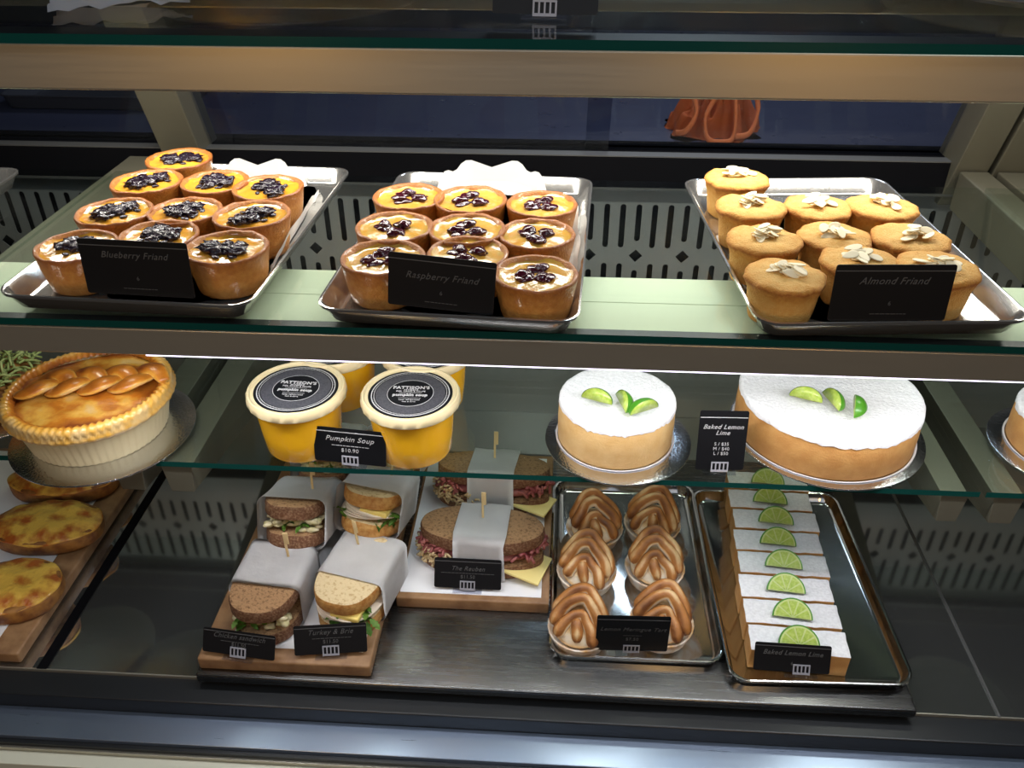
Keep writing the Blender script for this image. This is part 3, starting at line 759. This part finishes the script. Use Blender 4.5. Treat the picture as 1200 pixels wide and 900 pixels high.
# ------------------------------------------------------------------ big pie
PB = Vector((-.590, .870, 0))
cake_board('oval silver board under the golden braided pie', PB, .115, zc + .0002)
pie = thing('golden_pie', 'round golden glazed pie with a braided pastry lid and crimped rim', 'pie', (-.598, .876, zc + .0025))
bm = bmesh.new(); r0, r1, h = .084, .097, .048
lathe(bm, [(r0 * .8, 0), (r0, 0), (r0 + .001, .002), (r1 - .002, h - .004), (r1 - .002, h)], 180, lambda a, r, z: r + .0008 * math.sin(a * 60), cap0=True)
obj('pie_base', bm, PIEFOIL, pie, autos=False)
bm = bmesh.new()
prof = [(r1 - .006, h - .004), (r1 + .003, h - .004), (r1 + .007, h), (r1 + .0075, h + .004), (r1 + .005, h + .008), (r1 + .006, h + .011), (r1 + .004, h + .016), (r1 - .001, h + .0185), (r1 - .006, h + .017), (r1 - .011, h + .011)]
ts = [0, 0, .12, .22, .05, .08, .22, .3, .5, .85]
lathe(bm, prof, 288, lambda a, r, z: r + (.0012 * math.sin(a * 70 + z * 500) if z > h else .0005 * math.sin(a * 40)), lambda a, r, z: z + (.0010 * math.cos(a * 70 + r * 300) if z > h + .002 else 0), ts)
obj('crimped_rim', bm, PIECRUST, pie)
bm = bmesh.new(); L = tl(bm); n = 90; rings = []
fr_ = [1.0, .93, .84, .72, .58, .44, .30, .16, .05]
for f in fr_:
    ring = []
    for k in range(n):
        a = 2 * PI * k / n; q = (r1 - .010) * f; x, y = q * math.cos(a), q * math.sin(a)
        z = h + .0105 + .0035 * (1 - f * f) + .004 * N((x, y, 0), 30, 4)
        t = .42 + .7 * N((x, y, 0), 30, 5) + (.35 if f > .95 else .15 if f > .9 else 0)
        v = bm.verts.new((x, y, z)); v[L] = (t, t, t, 1); ring.append(v)
    rings.append(ring)
for i in range(len(rings) - 1):
    for k in range(n): bm.faces.new((rings[i][k], rings[i][(k + 1) % n], rings[i + 1][(k + 1) % n], rings[i + 1][k]))
bm.faces.new(rings[-1])
obj('pie_lid', bm, PIECRUST, pie)
bm = bmesh.new()
NB = 4
for k in range(NB):
    x = -.055 + k * .038
    for s in (0, 1):
        sx = x + (0 if s else .019)
        ctrl = [Vector((sx - .030, -.004 if s else .012, h + .014)), Vector((sx - .014, -.015 if s else .022, h + .021)), Vector((sx + .006, -.008 if s else .014, h + .026)), Vector((sx + .020, .010 if s else -.006, h + .020))]
        pts = smooth_path(ctrl, 16)
        tube(bm, pts, [.0030 + .0105 * math.sin(PI * (j + .8) / 17) ** .8 for j in range(16)], 14, .48, lambda sa, t: .10 + .62 * max(sa, 0) ** .5 + .1 * math.sin(t * 5))
bmesh.ops.transform(bm, matrix=Matrix.Rotation(R(2), 4, 'Z'), verts=bm.verts[:])
obj('pastry_braid', bm, PIECRUST, pie)
pie.rotation_euler = (0, 0, R(8))
# second board and a slaw-topped bake behind the pie
bkq = at(0, 446, zc + .05) + Vector((-.02, .02, 0))
cake_board('silver board behind the pie at the left picture edge', Vector((bkq.x - .02, bkq.y, 0)), .10, zc + .0002)
bk = thing('slaw_topped_bake', 'bake with pale green shredded topping at the left edge behind the pie', 'savoury bake', (bkq.x, bkq.y, zc + .0025))
bm = bmesh.new(); puck(bm, ell(.07, .055, 50), 0, .045, .01, nz=.001); obj('bake_base', bm, BROWNB, bk)
bm = bmesh.new(); rnd = random.Random(5)
for k in range(170):
    a = rnd.random() * 6.28; r = .06 * rnd.random() ** .5; p = Vector((r * math.cos(a) * 1.1, r * math.sin(a) * .85, .047 + rnd.random() * .016))
    d = Vector((rnd.uniform(-1, 1), rnd.uniform(-1, 1), rnd.uniform(-.3, .3))).normalized() * .009
    tube(bm, [p - d, p + Vector((0, 0, .002)), p + d], .0016, 5)
o = obj('shredded_topping', bm, GREEN, bk); o['kind'] = 'stuff'

# ------------------------------------------------------------------ quiche breads on the left board
def board(name, label, x0, x1, y0, y1, z0, z1, paper=None, plabel=None):
    bm = bmesh.new(); box(bm, x0, x1, y0, y1, z0, z1, bev=.003); tag(obj(name, bm, WOOD, autos=True), label, 'wooden board')
    if paper:
        bm = bmesh.new(); box(bm, *paper, z1 + .0002, z1 + .0008); tag(obj('paper_sheet', bm, WHITE, smooth=False), plabel, 'paper')
board('wooden_board', 'wooden board under the cheese-topped tarts at the left edge', -1.0, -.690, .695, 1.12, .004, .022, (-.98, -.728, .705, 1.11), 'white paper sheet under the cheese-topped tarts')
def quiche(label, px, py, z, a, b, rz, seed):
    q = at(px, py, z + .034)
    root = thing('cheese_tart', label, 'savoury tart', (q.x, q.y, z), (0, 0, R(rz)), 'cheese-topped tarts on the left board')
    bm = bmesh.new(); puck(bm, ell(a, b, 60, 2.2), 0, .026, .006, nz=.0012, seed=seed); obj('tart_base', bm, BROWNB, root)
    bm = bmesh.new(); n = 70; rings = []
    for f in (1.0, 1.02, .98, .9, .78, .62, .45, .28, .1):
        ring = []
        for k in range(n):
            t = 2 * PI * k / n; x, y = a * f * math.cos(t), b * f * math.sin(t)
            zz = .024 + (.010 * (1 - f ** 4) if f < 1 else (-.003 if f == 1.0 else 0)) + .004 * N((x, y, 0), 45, seed)
            ring.append(bm.verts.new((x * (1 + .03 * N((x, y, 0), 30, seed)), y * (1 + .03 * N((x, y, 1), 30, seed)), zz)))
        rings.append(ring)
    for i in range(len(rings) - 1):
        for k in range(n): bm.faces.new((rings[i][k], rings[i][(k + 1) % n], rings[i + 1][(k + 1) % n], rings[i + 1][k]))
    bm.faces.new(rings[-1]); obj('cheese_topping', bm, QUICHE, root)
quiche('cheese-topped tart half hidden under the pie board, rearmost of three', 72, 552, .0235, .085, .047, 4, 1)
quiche('cheese-topped tart in the middle of the left board, largest seen', 52, 606, .0235, .082, .050, 3, 2)
quiche('cheese-topped tart at the front of the left board, cut by the picture edge', 10, 680, .0235, .066, .052, 3, 3)

# ------------------------------------------------------------------ sandwiches
B1 = (-.445, -.222, .688, 1.13); BZ = .04
board('wooden_board', 'long wooden board under the chicken and turkey sandwiches', *B1, PZ, BZ, (-.41, -.235, .71, 1.12), 'white paper sheet under the chicken and turkey sandwiches')
board('wooden_board', 'short wooden board under the reuben sandwiches', -.21, .001, .805, 1.13, PZ, BZ, (-.205, -.010, .815, 1.12), 'white paper sheet under the reuben sandwiches')
def bread_outline(w, l, n=44, p=2.6): return ell(w, l, n, p)
def wrap_bm(w, h, y0, y1, z0, seed=0, r=.012):
    """paper band round a sandwich: rounded section swept along y"""
    bm = bmesh.new(); sec = []
    for sx, sz, a0 in ((1, 1, 0), (-1, 1, PI / 2), (-1, -1, PI), (1, -1, 1.5 * PI)):
        for k in range(5):
            a = a0 + PI / 2 * k / 4; sec.append((sx * (w - r) + r * math.cos(a), h / 2 + sz * (h / 2 - r) + r * math.sin(a)))
    n = len(sec); ny = 9; rings = []
    for j in range(ny):
        y = y0 + (y1 - y0) * j / (ny - 1); ring = []
        for (x, z) in sec:
            k = 1 + .02 * N((x, y, z), 25, seed)
            ring.append(bm.verts.new((x * k, y + .004 * N((x * 2, j, z * 2), 12, seed), z0 + z * k + .002 * N((x, y, z), 40, seed + 1))))
        rings.append(ring)
    for j in range(ny - 1):
        for k in range(n): bm.faces.new((rings[j][k], rings[j][(k + 1) % n], rings[j + 1][(k + 1) % n], rings[j + 1][k]))
    bmesh.ops.solidify(bm, geom=bm.faces[:], thickness=.0006)
    return bm
def leaves(bm, n, region, seed, size=.014):
    rnd = random.Random(seed); x0, x1, y0, y1, z0, z1 = region
    for k in range(n):
        p = Vector((rnd.uniform(x0, x1), rnd.uniform(y0, y1), rnd.uniform(z0, z1)))
        d = Vector((rnd.uniform(-1, 1), rnd.uniform(-1, .2), rnd.uniform(-.7, .4))).normalized()
        s = d.cross(Vector((rnd.uniform(-.4, .4), rnd.uniform(-.4, .4), 1))).normalized(); up = s.cross(d)
        prev = None; m = 9
        for j in range(m):
            t = j / (m - 1); w = size * .38 * (math.sin(PI * t) ** .8 * (1 - .45 * (j % 2))) + .0007
            c = p + d * size * t * 1.6 + up * (.25 * size * math.sin(PI * t))
            a = bm.verts.new(c + s * w); b = bm.verts.new(c + up * -.0006); e = bm.verts.new(c - s * w)
            if prev: bm.faces.new((prev[0], prev[1], b, a)); bm.faces.new((prev[1], prev[2], e, b))
            prev = (a, b, e)
    bmesh.ops.solidify(bm, geom=bm.faces[:], thickness=.0004)
def pick(parent, loc, rot, h=.055):
    bm = bmesh.new(); box(bm, -.0016, .0016, -.001, .001, 0, h * .62, bev=.0004); box(bm, -.0016, .0052, -.001, .001, h * .60, h, bev=.0008)
    return obj('bamboo_pick', bm, PICK, parent, loc=loc, rot=rot, autos=True)
def sandwich(name, label, loc, rot, w, l, kind, group, wrapy=(-.35, 1.0), seed=0, pk=None, tt=.022, fill=.022):
    """long axis = y, front end at -y; loc = bottom middle of the FRONT end"""
    root = thing(name, label, 'sandwich', loc, rot, group)
    cm, cr = (BREADB, CRUSTB) if kind in ('brown', 'reuben') else (BREADW, CRUSTW)
    off = Matrix.Translation((0, l, 0))
    for i, (za, zb) in enumerate(((0, tt), (tt + fill, tt * 2 + fill))):
        bm = bmesh.new(); puck(bm, bread_outline(w, l, 56, 2.6 if kind != 'reuben' else 2.1), za, zb, .005, 0, 1, 1, nz=.0010, seed=seed + i, dome=.001)
        bmesh.ops.transform(bm, matrix=off @ Matrix.Rotation(R(0 if i == 0 else 2), 4, 'X'), verts=bm.verts[:])
        obj('bread_slice', bm, [cr, cm], root, autos=True)
    z0 = tt
    if kind == 'brown':
        bm = bmesh.new()
        for k in range(26):
            rnd = random.Random(seed * 50 + k); blob(bm, (rnd.uniform(-w * .8, w * .8), rnd.uniform(.004, .03) + l * .1, z0 + rnd.uniform(.002, fill - .003)), .006, 2, .6, 200, k, (1.3, 1, .7))
        blob(bm, (0, l, z0 + fill / 2), 1, 2, 0, 1, 0, (w * .85, l * .85, fill * .5))
        obj('chicken_filling', bm, simple('chicken' + str(seed), (.66, .58, .38), .6, col2=(.45, .40, .18), scale=120), root)
        bm = bmesh.new(); leaves(bm, 9, (-w * .6, w * .4, .008, .018, z0 + .004, z0 + fill * .8), seed, .009); obj('salad_leaves', bm, LEAF, root)
    elif kind == 'white':
        bm = bmesh.new()
        for k in range(4):
            b2 = bmesh.new(); puck(b2, ell(w * .95, l * .9, 30, 2.4), 0, .0022, .0006, nz=.001, seed=k)
            merge(bm, b2, Matrix.Translation(((k - 1.5) * .003, l - .004 - .002 * k, z0 + .004 + k * .0032)) @ Matrix.Rotation(R((k - 1) * 3), 4, 'Y'))
        obj('turkey_slices', bm, TURKEY, root)
        bm = bmesh.new(); box(bm, -.008, w * .7, .000, l, z0 + .012, z0 + .020, bev=.002); obj('brie_slice', bm, BRIE, root)
        bm = bmesh.new(); leaves(bm, 26, (-w * (.1 if seed == 4 else .95), w, .008, .03, z0, z0 + fill * .7), seed, .012); obj('rocket_leaves', bm, LEAF, root)
    else:
        bm = bmesh.new()
        for k in range(70):
            rnd = random.Random(seed * 90 + k); a = rnd.choice((0, PI)) + rnd.uniform(-1.0, 1.0); p = Vector((w * 1.0 * math.cos(a), l + l * 1.0 * math.sin(a), z0 + rnd.uniform(fill * .35, fill)))
            d = Vector((rnd.uniform(-1, 1), rnd.uniform(-1, 1), rnd.uniform(-.8, .3))).normalized() * .009
            tube(bm, [p - d, p + Vector((0, 0, .003)), p + d], .0024, 5)
        blob(bm, (0, l, z0 + fill / 2), 1, 3, 0, 1, 0, (w * .97, l * .96, fill * .6)); obj('corned_beef', bm, MEAT, root)
        bm = bmesh.new()
        for k in range(120):
            rnd = random.Random(seed * 70 + k + 7); a = rnd.uniform(PI * .75, PI * 1.45); p = Vector((w * 1.02 * math.cos(a), l + l * 1.02 * math.sin(a), z0 + rnd.uniform(-.012, fill * .6)))
            d = Vector((rnd.uniform(-1, 1), rnd.uniform(-1, 1), rnd.uniform(-.8, .3))).normalized() * .008
            tube(bm, [p - d, p + Vector((0, 0, .002)), p + d], .0017, 5)
        o = obj('sauerkraut', bm, KRAUT, root); o['kind'] = 'stuff'
        bm = bmesh.new(); box(bm, -.01, w * 1.10, l * .25, l * 1.7, z0 - .001, z0 + .003, bev=.001)
        bmesh.ops.transform(bm, matrix=Matrix.Translation((0, l, z0)) @ Matrix.Rotation(R(10), 4, 'Y') @ Matrix.Rotation(R(-14), 4, 'Z') @ Matrix.Translation((0, -l, -z0)), verts=bm.verts[:])
        obj('cheese_slice', bm, CHEESE, root)
    ht = tt * 2 + fill
    if kind != 'reuben':
        bm = wrap_bm(w + .003, ht + .006, l * (1 + wrapy[0]), l * (1 + wrapy[1]), -.0025, seed)
        pw = obj('paper_wrap', bm, WRAP, root)
    else:
        b2 = wrap_bm(l + .003, ht + .008, -w * .40, w * .42, -.003, seed)
        bm = bmesh.new(); merge(bm, b2, Matrix.Translation((0, l, 0)) @ Matrix.Rotation(-PI / 2, 4, 'Z')); pw = obj('paper_wrap', bm, WRAP, root)
    if pk: pick(root, (pk[0], pk[1], ht - .005), (R(pk[2]), R(pk[3]), R(pk[4])))
    return root
GA, GB = 'wrapped chicken sandwiches on brown bread', 'wrapped turkey sandwiches on white bread'
q = at(297, 733, .085)
pit = R(-20)
sandwich('chicken_sandwich', 'wrapped brown bread sandwich behind the leftmost card, frontmost', (q.x, q.y, BZ + .003), (R(-3), 0, R(-2)), .0445, .066, 'brown', GA, (-.38, .9), 1, (.016, .098, 8, 0, 10))
q = at(338, 645, .105)
sandwich('chicken_sandwich', 'brown bread sandwich with green filling, second from the front on the left of the board', (q.x, q.y, .105), (pit, 0, R(-2)), .0440, .060, 'brown', GA, (-.80, .75), 2, (.016, .060, 20, 0, 10))
q = at(374, 574, .118)
sandwich('chicken_sandwich', 'rearmost brown bread sandwich, half behind the glass shelf edge', (q.x, q.y, .118), (pit, 0, R(-2)), .043, .06, 'brown', GA, (-.83, .85), 3, None)
q = at(392, 724, .082)
sandwich('turkey_sandwich', 'wrapped white bread sandwich behind the Turkey and Brie card, frontmost', (q.x, q.y, BZ + .003), (R(-3), 0, R(-12)), .0445, .068, 'white', GB, (-.38, .9), 4, (-.012, .105, 8, 0, -15))
q = at(424, 630, .105)
sandwich('turkey_sandwich', 'golden-crusted sandwich with turkey and yellow cheese showing, second from the front', (q.x, q.y, .105), (pit, R(5), R(-8)), .0440, .060, 'white', GB, (-.80, .75), 5, (.012, .075, 20, 0, 10))
q = at(448, 562, .118) + Vector((.008, 0, 0))
sandwich('turkey_sandwich', 'rearmost turkey sandwich with rocket leaves, half behind the glass edge', (q.x, q.y, .118), (pit, 0, R(-6)), .043, .06, 'white', GB, (-.83, .85), 6, None)
q = at(560, 668, .062)
sandwich('reuben_sandwich', 'front reuben sandwich on brown bread in a white paper band', (q.x, q.y, BZ + .003), (R(-6), 0, R(-3)), .088, .044, 'reuben', 'reuben sandwiches on the short board', (0, 0), 7, (0, .050, 4, 0, 0))
q = at(573, 598, .075)
sandwich('reuben_sandwich', 'rear reuben sandwich on brown bread seen partly through the glass shelf', (q.x, q.y + .01, BZ + .018), (R(-14), 0, R(-3)), .086, .044, 'reuben', 'reuben sandwiches on the short board', (0, 0), 8, (0, .050, 4, 0, 0))

# ------------------------------------------------------------------ lemon meringue tarts
def tart(seed):
    root = thing('meringue_tart', None, 'meringue tart'); rnd = random.Random(seed)
    bm = bmesh.new(); lathe(bm, [(.028, 0), (.031, .0005), (.034, .004), (.0395, .021), (.0405, .0235), (.039, .0245), (.037, .0225), (.033, .018)], 64, lambda a, r, z: r * (1 + .008 * math.sin(a * 24) * (z > .003)), cap0=True, cap1=True)
    obj('tart_shell', bm, TART, root)
    bm = bmesh.new(); L = tl(bm)
    b0 = len(bm.verts)
    lathe(bm, [(.0375, .021), (.0365, .026), (.032, .031), (.025, .037), (.015, .042), (.006, .044)], 40, None, None, [.35, .05, .1, .3, .4, .4], cap1=True)
    def tf(sa, t):
        k = max(0, min(1, (sa + .05) / .55)); k = k * k * (3 - 2 * k)
        return min(1, max(0, -.05 + .86 * k - .34 * max(0, sa - .8) / .2 + .16 * math.sin(t * 9 + seed)))
    # nested chevrons: each rope runs from low left over the crown to low right, the rearmost largest
    lean = rnd.uniform(-.004, .004)
    for k, (w, yb, yf, zt, zl, rr) in enumerate([(.037, .022, -.004, .066, .036, .0098), (.036, .007, -.015, .062, .033, .0100), (.027, -.009, -.030, .050, .029, .0090)]):
        j = lambda s_: rnd.uniform(-s_, s_)
        ctrl = [Vector((-w, yf + j(.004), zl + j(.003))), Vector((-w * .72, (yb * .5 + yf * .5) + j(.002), zl + (zt - zl) * .5)), Vector((-w * .34 + lean, yb * .92 + yf * .08, zt - .003)), Vector((lean + .003, yb + .001, zt)),
                Vector((w * .38 + lean, yb * .8 + yf * .2, zt - .006)), Vector((w * .75, (yb * .38 + yf * .62), zl + (zt - zl) * .42)), Vector((w * (1.0 + j(.08)), yf - .006 + j(.004), zl - .003))]
        pts = smooth_path(ctrl, 30)
        def rad(i):
            t = i / 29; e = min(t, 1 - t)
            return rr * (.78 + .34 * abs(2 * t - 1) ** 1.5) * min(1, (e * 29 + .35) / 2.6) ** .5
        tube(bm, pts, [rad(i) for i in range(30)], 14, .95, tf)
    tube(bm, smooth_path([Vector((-.004 + lean, -.012, .046)), Vector((lean, -.024, .038)), Vector((.004, -.035, .028))], 10), [.004, .007, .0085, .009, .009, .009, .0085, .0078, .006, .0035], 12, .9, tf)
    bmesh.ops.scale(bm, vec=(.88, .90, 1.05), verts=bm.verts[:])
    obj('meringue', bm, MERINGUE, root)
    return root
protos = [tart(k) for k in range(1, 7)]
for i, (px, py, lab) in enumerate([(697, 611, 'rear left on its tray'), (765, 606, 'rear right on its tray'), (688, 661, 'middle left beside the reuben board'), (768, 657, 'middle right on its tray'), (680, 727, 'front left, beside the Lemon Meringue Tart card'), (776, 722, 'front right, beside the Lemon Meringue Tart card')]):
    o = protos[i]
    q = at(px, py, PZ + .037); o.location = (q.x, q.y, PZ + .0015); o.rotation_euler = (0, 0, R([8, -14, -12, -4, -14, -12][i])); o.scale = (1.05, 1.05, 1.05)
    tag(o, 'toasted lemon meringue tart with piled brown ropes, ' + lab, 'meringue tart', 'lemon meringue tarts on the silver tray')

# ------------------------------------------------------------------ lemon lime slices
def bar(seed, w=.122, d=.036, h=.036):
    root = thing('lime_slice', None, 'cake slice')
    bm = bmesh.new(); box(bm, -w / 2, w / 2, -d / 2, d / 2, 0, h, bev=.0015); obj('slice_base', bm, SPONGE, root, autos=True)
    bm = bmesh.new(); nx, ny = 34, 10; g = []
    for j in range(ny + 1):
        row = []
        for i in range(nx + 1):
            x = -w / 2 + w * i / nx; y = -d / 2 + d * j / ny; e = (i in (0, nx)) or (j in (0, ny))
            x += .0012 * N((y, seed, 0), 90) if i in (0, nx) else 0; y += .0016 * N((x, 0, seed), 60) if j in (0, ny) else 0
            row.append(bm.verts.new((x, y, h + (.0002 if e else .0016) + .0006 * N((x, y, seed), 90))))
        g.append(row)
    for j in range(ny):
        for i in range(nx): bm.faces.new((g[j][i], g[j][i + 1], g[j + 1][i + 1], g[j + 1][i]))
    obj('icing_sugar', bm, ICING, root)
    half_lime(root, 'lime_half_slice', (-.002, -.011, h + .0035), (R(38), 0, R(-4)), .0255)
    return root
PITCH = (at(900, 567, PZ + .04).y - at(936, 756, PZ + .04).y) / 7
b0 = bar(1, d=PITCH * .90)
ordn = ['frontmost, behind its black card', 'second from the front', 'third from the front', 'fourth from the front', 'fourth from the back', 'third from the back', 'second from the back', 'rearmost, seen through the glass shelf']
for i in range(8):
    o = b0 if i == 0 else copy_tree(b0)
    qf = at(936, 756, PZ + .040); qb = at(900, 567, PZ + .040); q = qf.lerp(qb, i / 7)
    o.location = (q.x + [.002, 0, -.002, .001, -.001, .002, -.001, .001][i], q.y + .009, PZ + .0015); o.rotation_euler = (0, 0, R([-3.2, -2.5, -2, -2, -1.6, -2, -2, -1.4][i]))
    tag(o, 'white-dusted baked lemon slice with half a lime round, ' + ordn[i], 'cake slice', 'lemon lime slices on the silver tray')

# ------------------------------------------------------------------ things on the topmost shelf
def plate(label, x, y, r):
    bm = bmesh.new(); lathe(bm, [(r * .6, 0), (r * .62, .001), (r * .98, .012), (r, .014), (r * .97, .0145), (r * .6, .004), (.01, .003)], 72, cap0=True, cap1=True)
    tag(obj('serving_plate', bm, PLATE, loc=(x, y, TOPZ), autos=False), label, 'plate')
plate('dark round plate at the upper left on the topmost shelf', -.30, .97, .14)
plate('dark round plate at the upper right on the topmost shelf', .47, .945, .15)
bm = bmesh.new(); g = []
for j in range(15):
    g.append([bm.verts.new((-.06 + .12 * i / 14, -.1 + .2 * j / 14, .004 + .012 * abs(N((i, j, 0), .3, 3)) + .02 * (j / 14) ** 2)) for i in range(15)])
for j in range(14):
    for i in range(14): bm.faces.new((g[j][i], g[j][i + 1], g[j + 1][i + 1], g[j + 1][i]))
bmesh.ops.solidify(bm, geom=bm.faces[:], thickness=.0006)
q = at(90, 15, TOPZ); tag(obj('paper_wrapper', bm, PAPERBAG, loc=(q.x, q.y + .09, TOPZ), rot=(0, 0, R(25))), 'crumpled grey paper at the upper left on the topmost shelf', 'paper')

# ------------------------------------------------------------------ kitchen behind the rear doors
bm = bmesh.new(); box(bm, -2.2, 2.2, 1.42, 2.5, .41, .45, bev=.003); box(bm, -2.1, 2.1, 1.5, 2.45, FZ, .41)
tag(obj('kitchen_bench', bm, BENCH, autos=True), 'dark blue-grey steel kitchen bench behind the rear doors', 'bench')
cl = bmesh.new(); g = []; NC = 80
for j in range(NC + 1):
    row = []
    for i in range(NC + 1):
        u, v = i / NC * 2 - 1, j / NC * 2 - 1
        a = math.atan2(v, u); rr = min(1, math.hypot(u, v)); edge = 1 + .12 * math.sin(a * 5 + 1) + .08 * math.sin(a * 9)
        k = (1 - rr ** 4)
        fold = abs(math.sin(7 * u + 3 * N((u, v, 0), 1.6, 2) * 2)) * .5 + abs(N((u, v, 0), 3.2, 5)) * 1.1
        row.append(cl.verts.new((.098 * u * edge + .02 * N((u, v, 1), 3, 7), .07 * v * edge + .02 * N((u, v, 2), 3, 8), max(0, .10 * k * (.35 + .65 * fold)))))
    g.append(row)
for j in range(NC):
    for i in range(NC): cl.faces.new((g[j][i], g[j][i + 1], g[j + 1][i + 1], g[j + 1][i]))
bmesh.ops.solidify(cl, geom=cl.faces[:], thickness=.0015)
for ctrl in ([(-.03, -.045, .13), (-.012, -.07, .09), (-.035, -.085, .045), (-.028, -.10, .012), (.0, -.105, .006), (.03, -.095, .012), (.03, -.08, .06), (.022, -.05, .12)],
             [(-.09, -.03, .09), (-.07, -.06, .085), (-.055, -.075, .05), (-.075, -.085, .02), (-.095, -.07, .012)],
             [(.045, -.05, .12), (.07, -.06, .09), (.085, -.06, .05), (.07, -.075, .015), (.03, -.09, .012)]):
    tube(cl, smooth_path([Vector(c) for c in ctrl], 34), .0045, 8, 1.3)
bmesh.ops.scale(cl, vec=(.78, .9, 1.0), verts=cl.verts[:])
q = at(838, 160, .45); tag(obj('orange_cloth', cl, CLOTH, loc=(q.x, q.y + .04, .4502)), 'crumpled orange cloth lying on the kitchen bench', 'cloth')
qa = [at(45, 115, .47), at(190, 140, .47)]
bm = bmesh.new()
def ptray(label, x, y, w, d, rz):
    c = [Vector((x - w, y + d, 0)), Vector((x + w, y + d, 0)), Vector((x + w, y - d, 0)), Vector((x - w, y - d, 0))]
    return tray(label, c, .4502, .03, PLATE, name='oven_tray')
bm.free()
ptray('dark oven tray on the kitchen bench at the left', -.93, 1.78, .19, .13, 0)
bm = bmesh.new()

print('SCENE OK', len(bpy.data.objects))
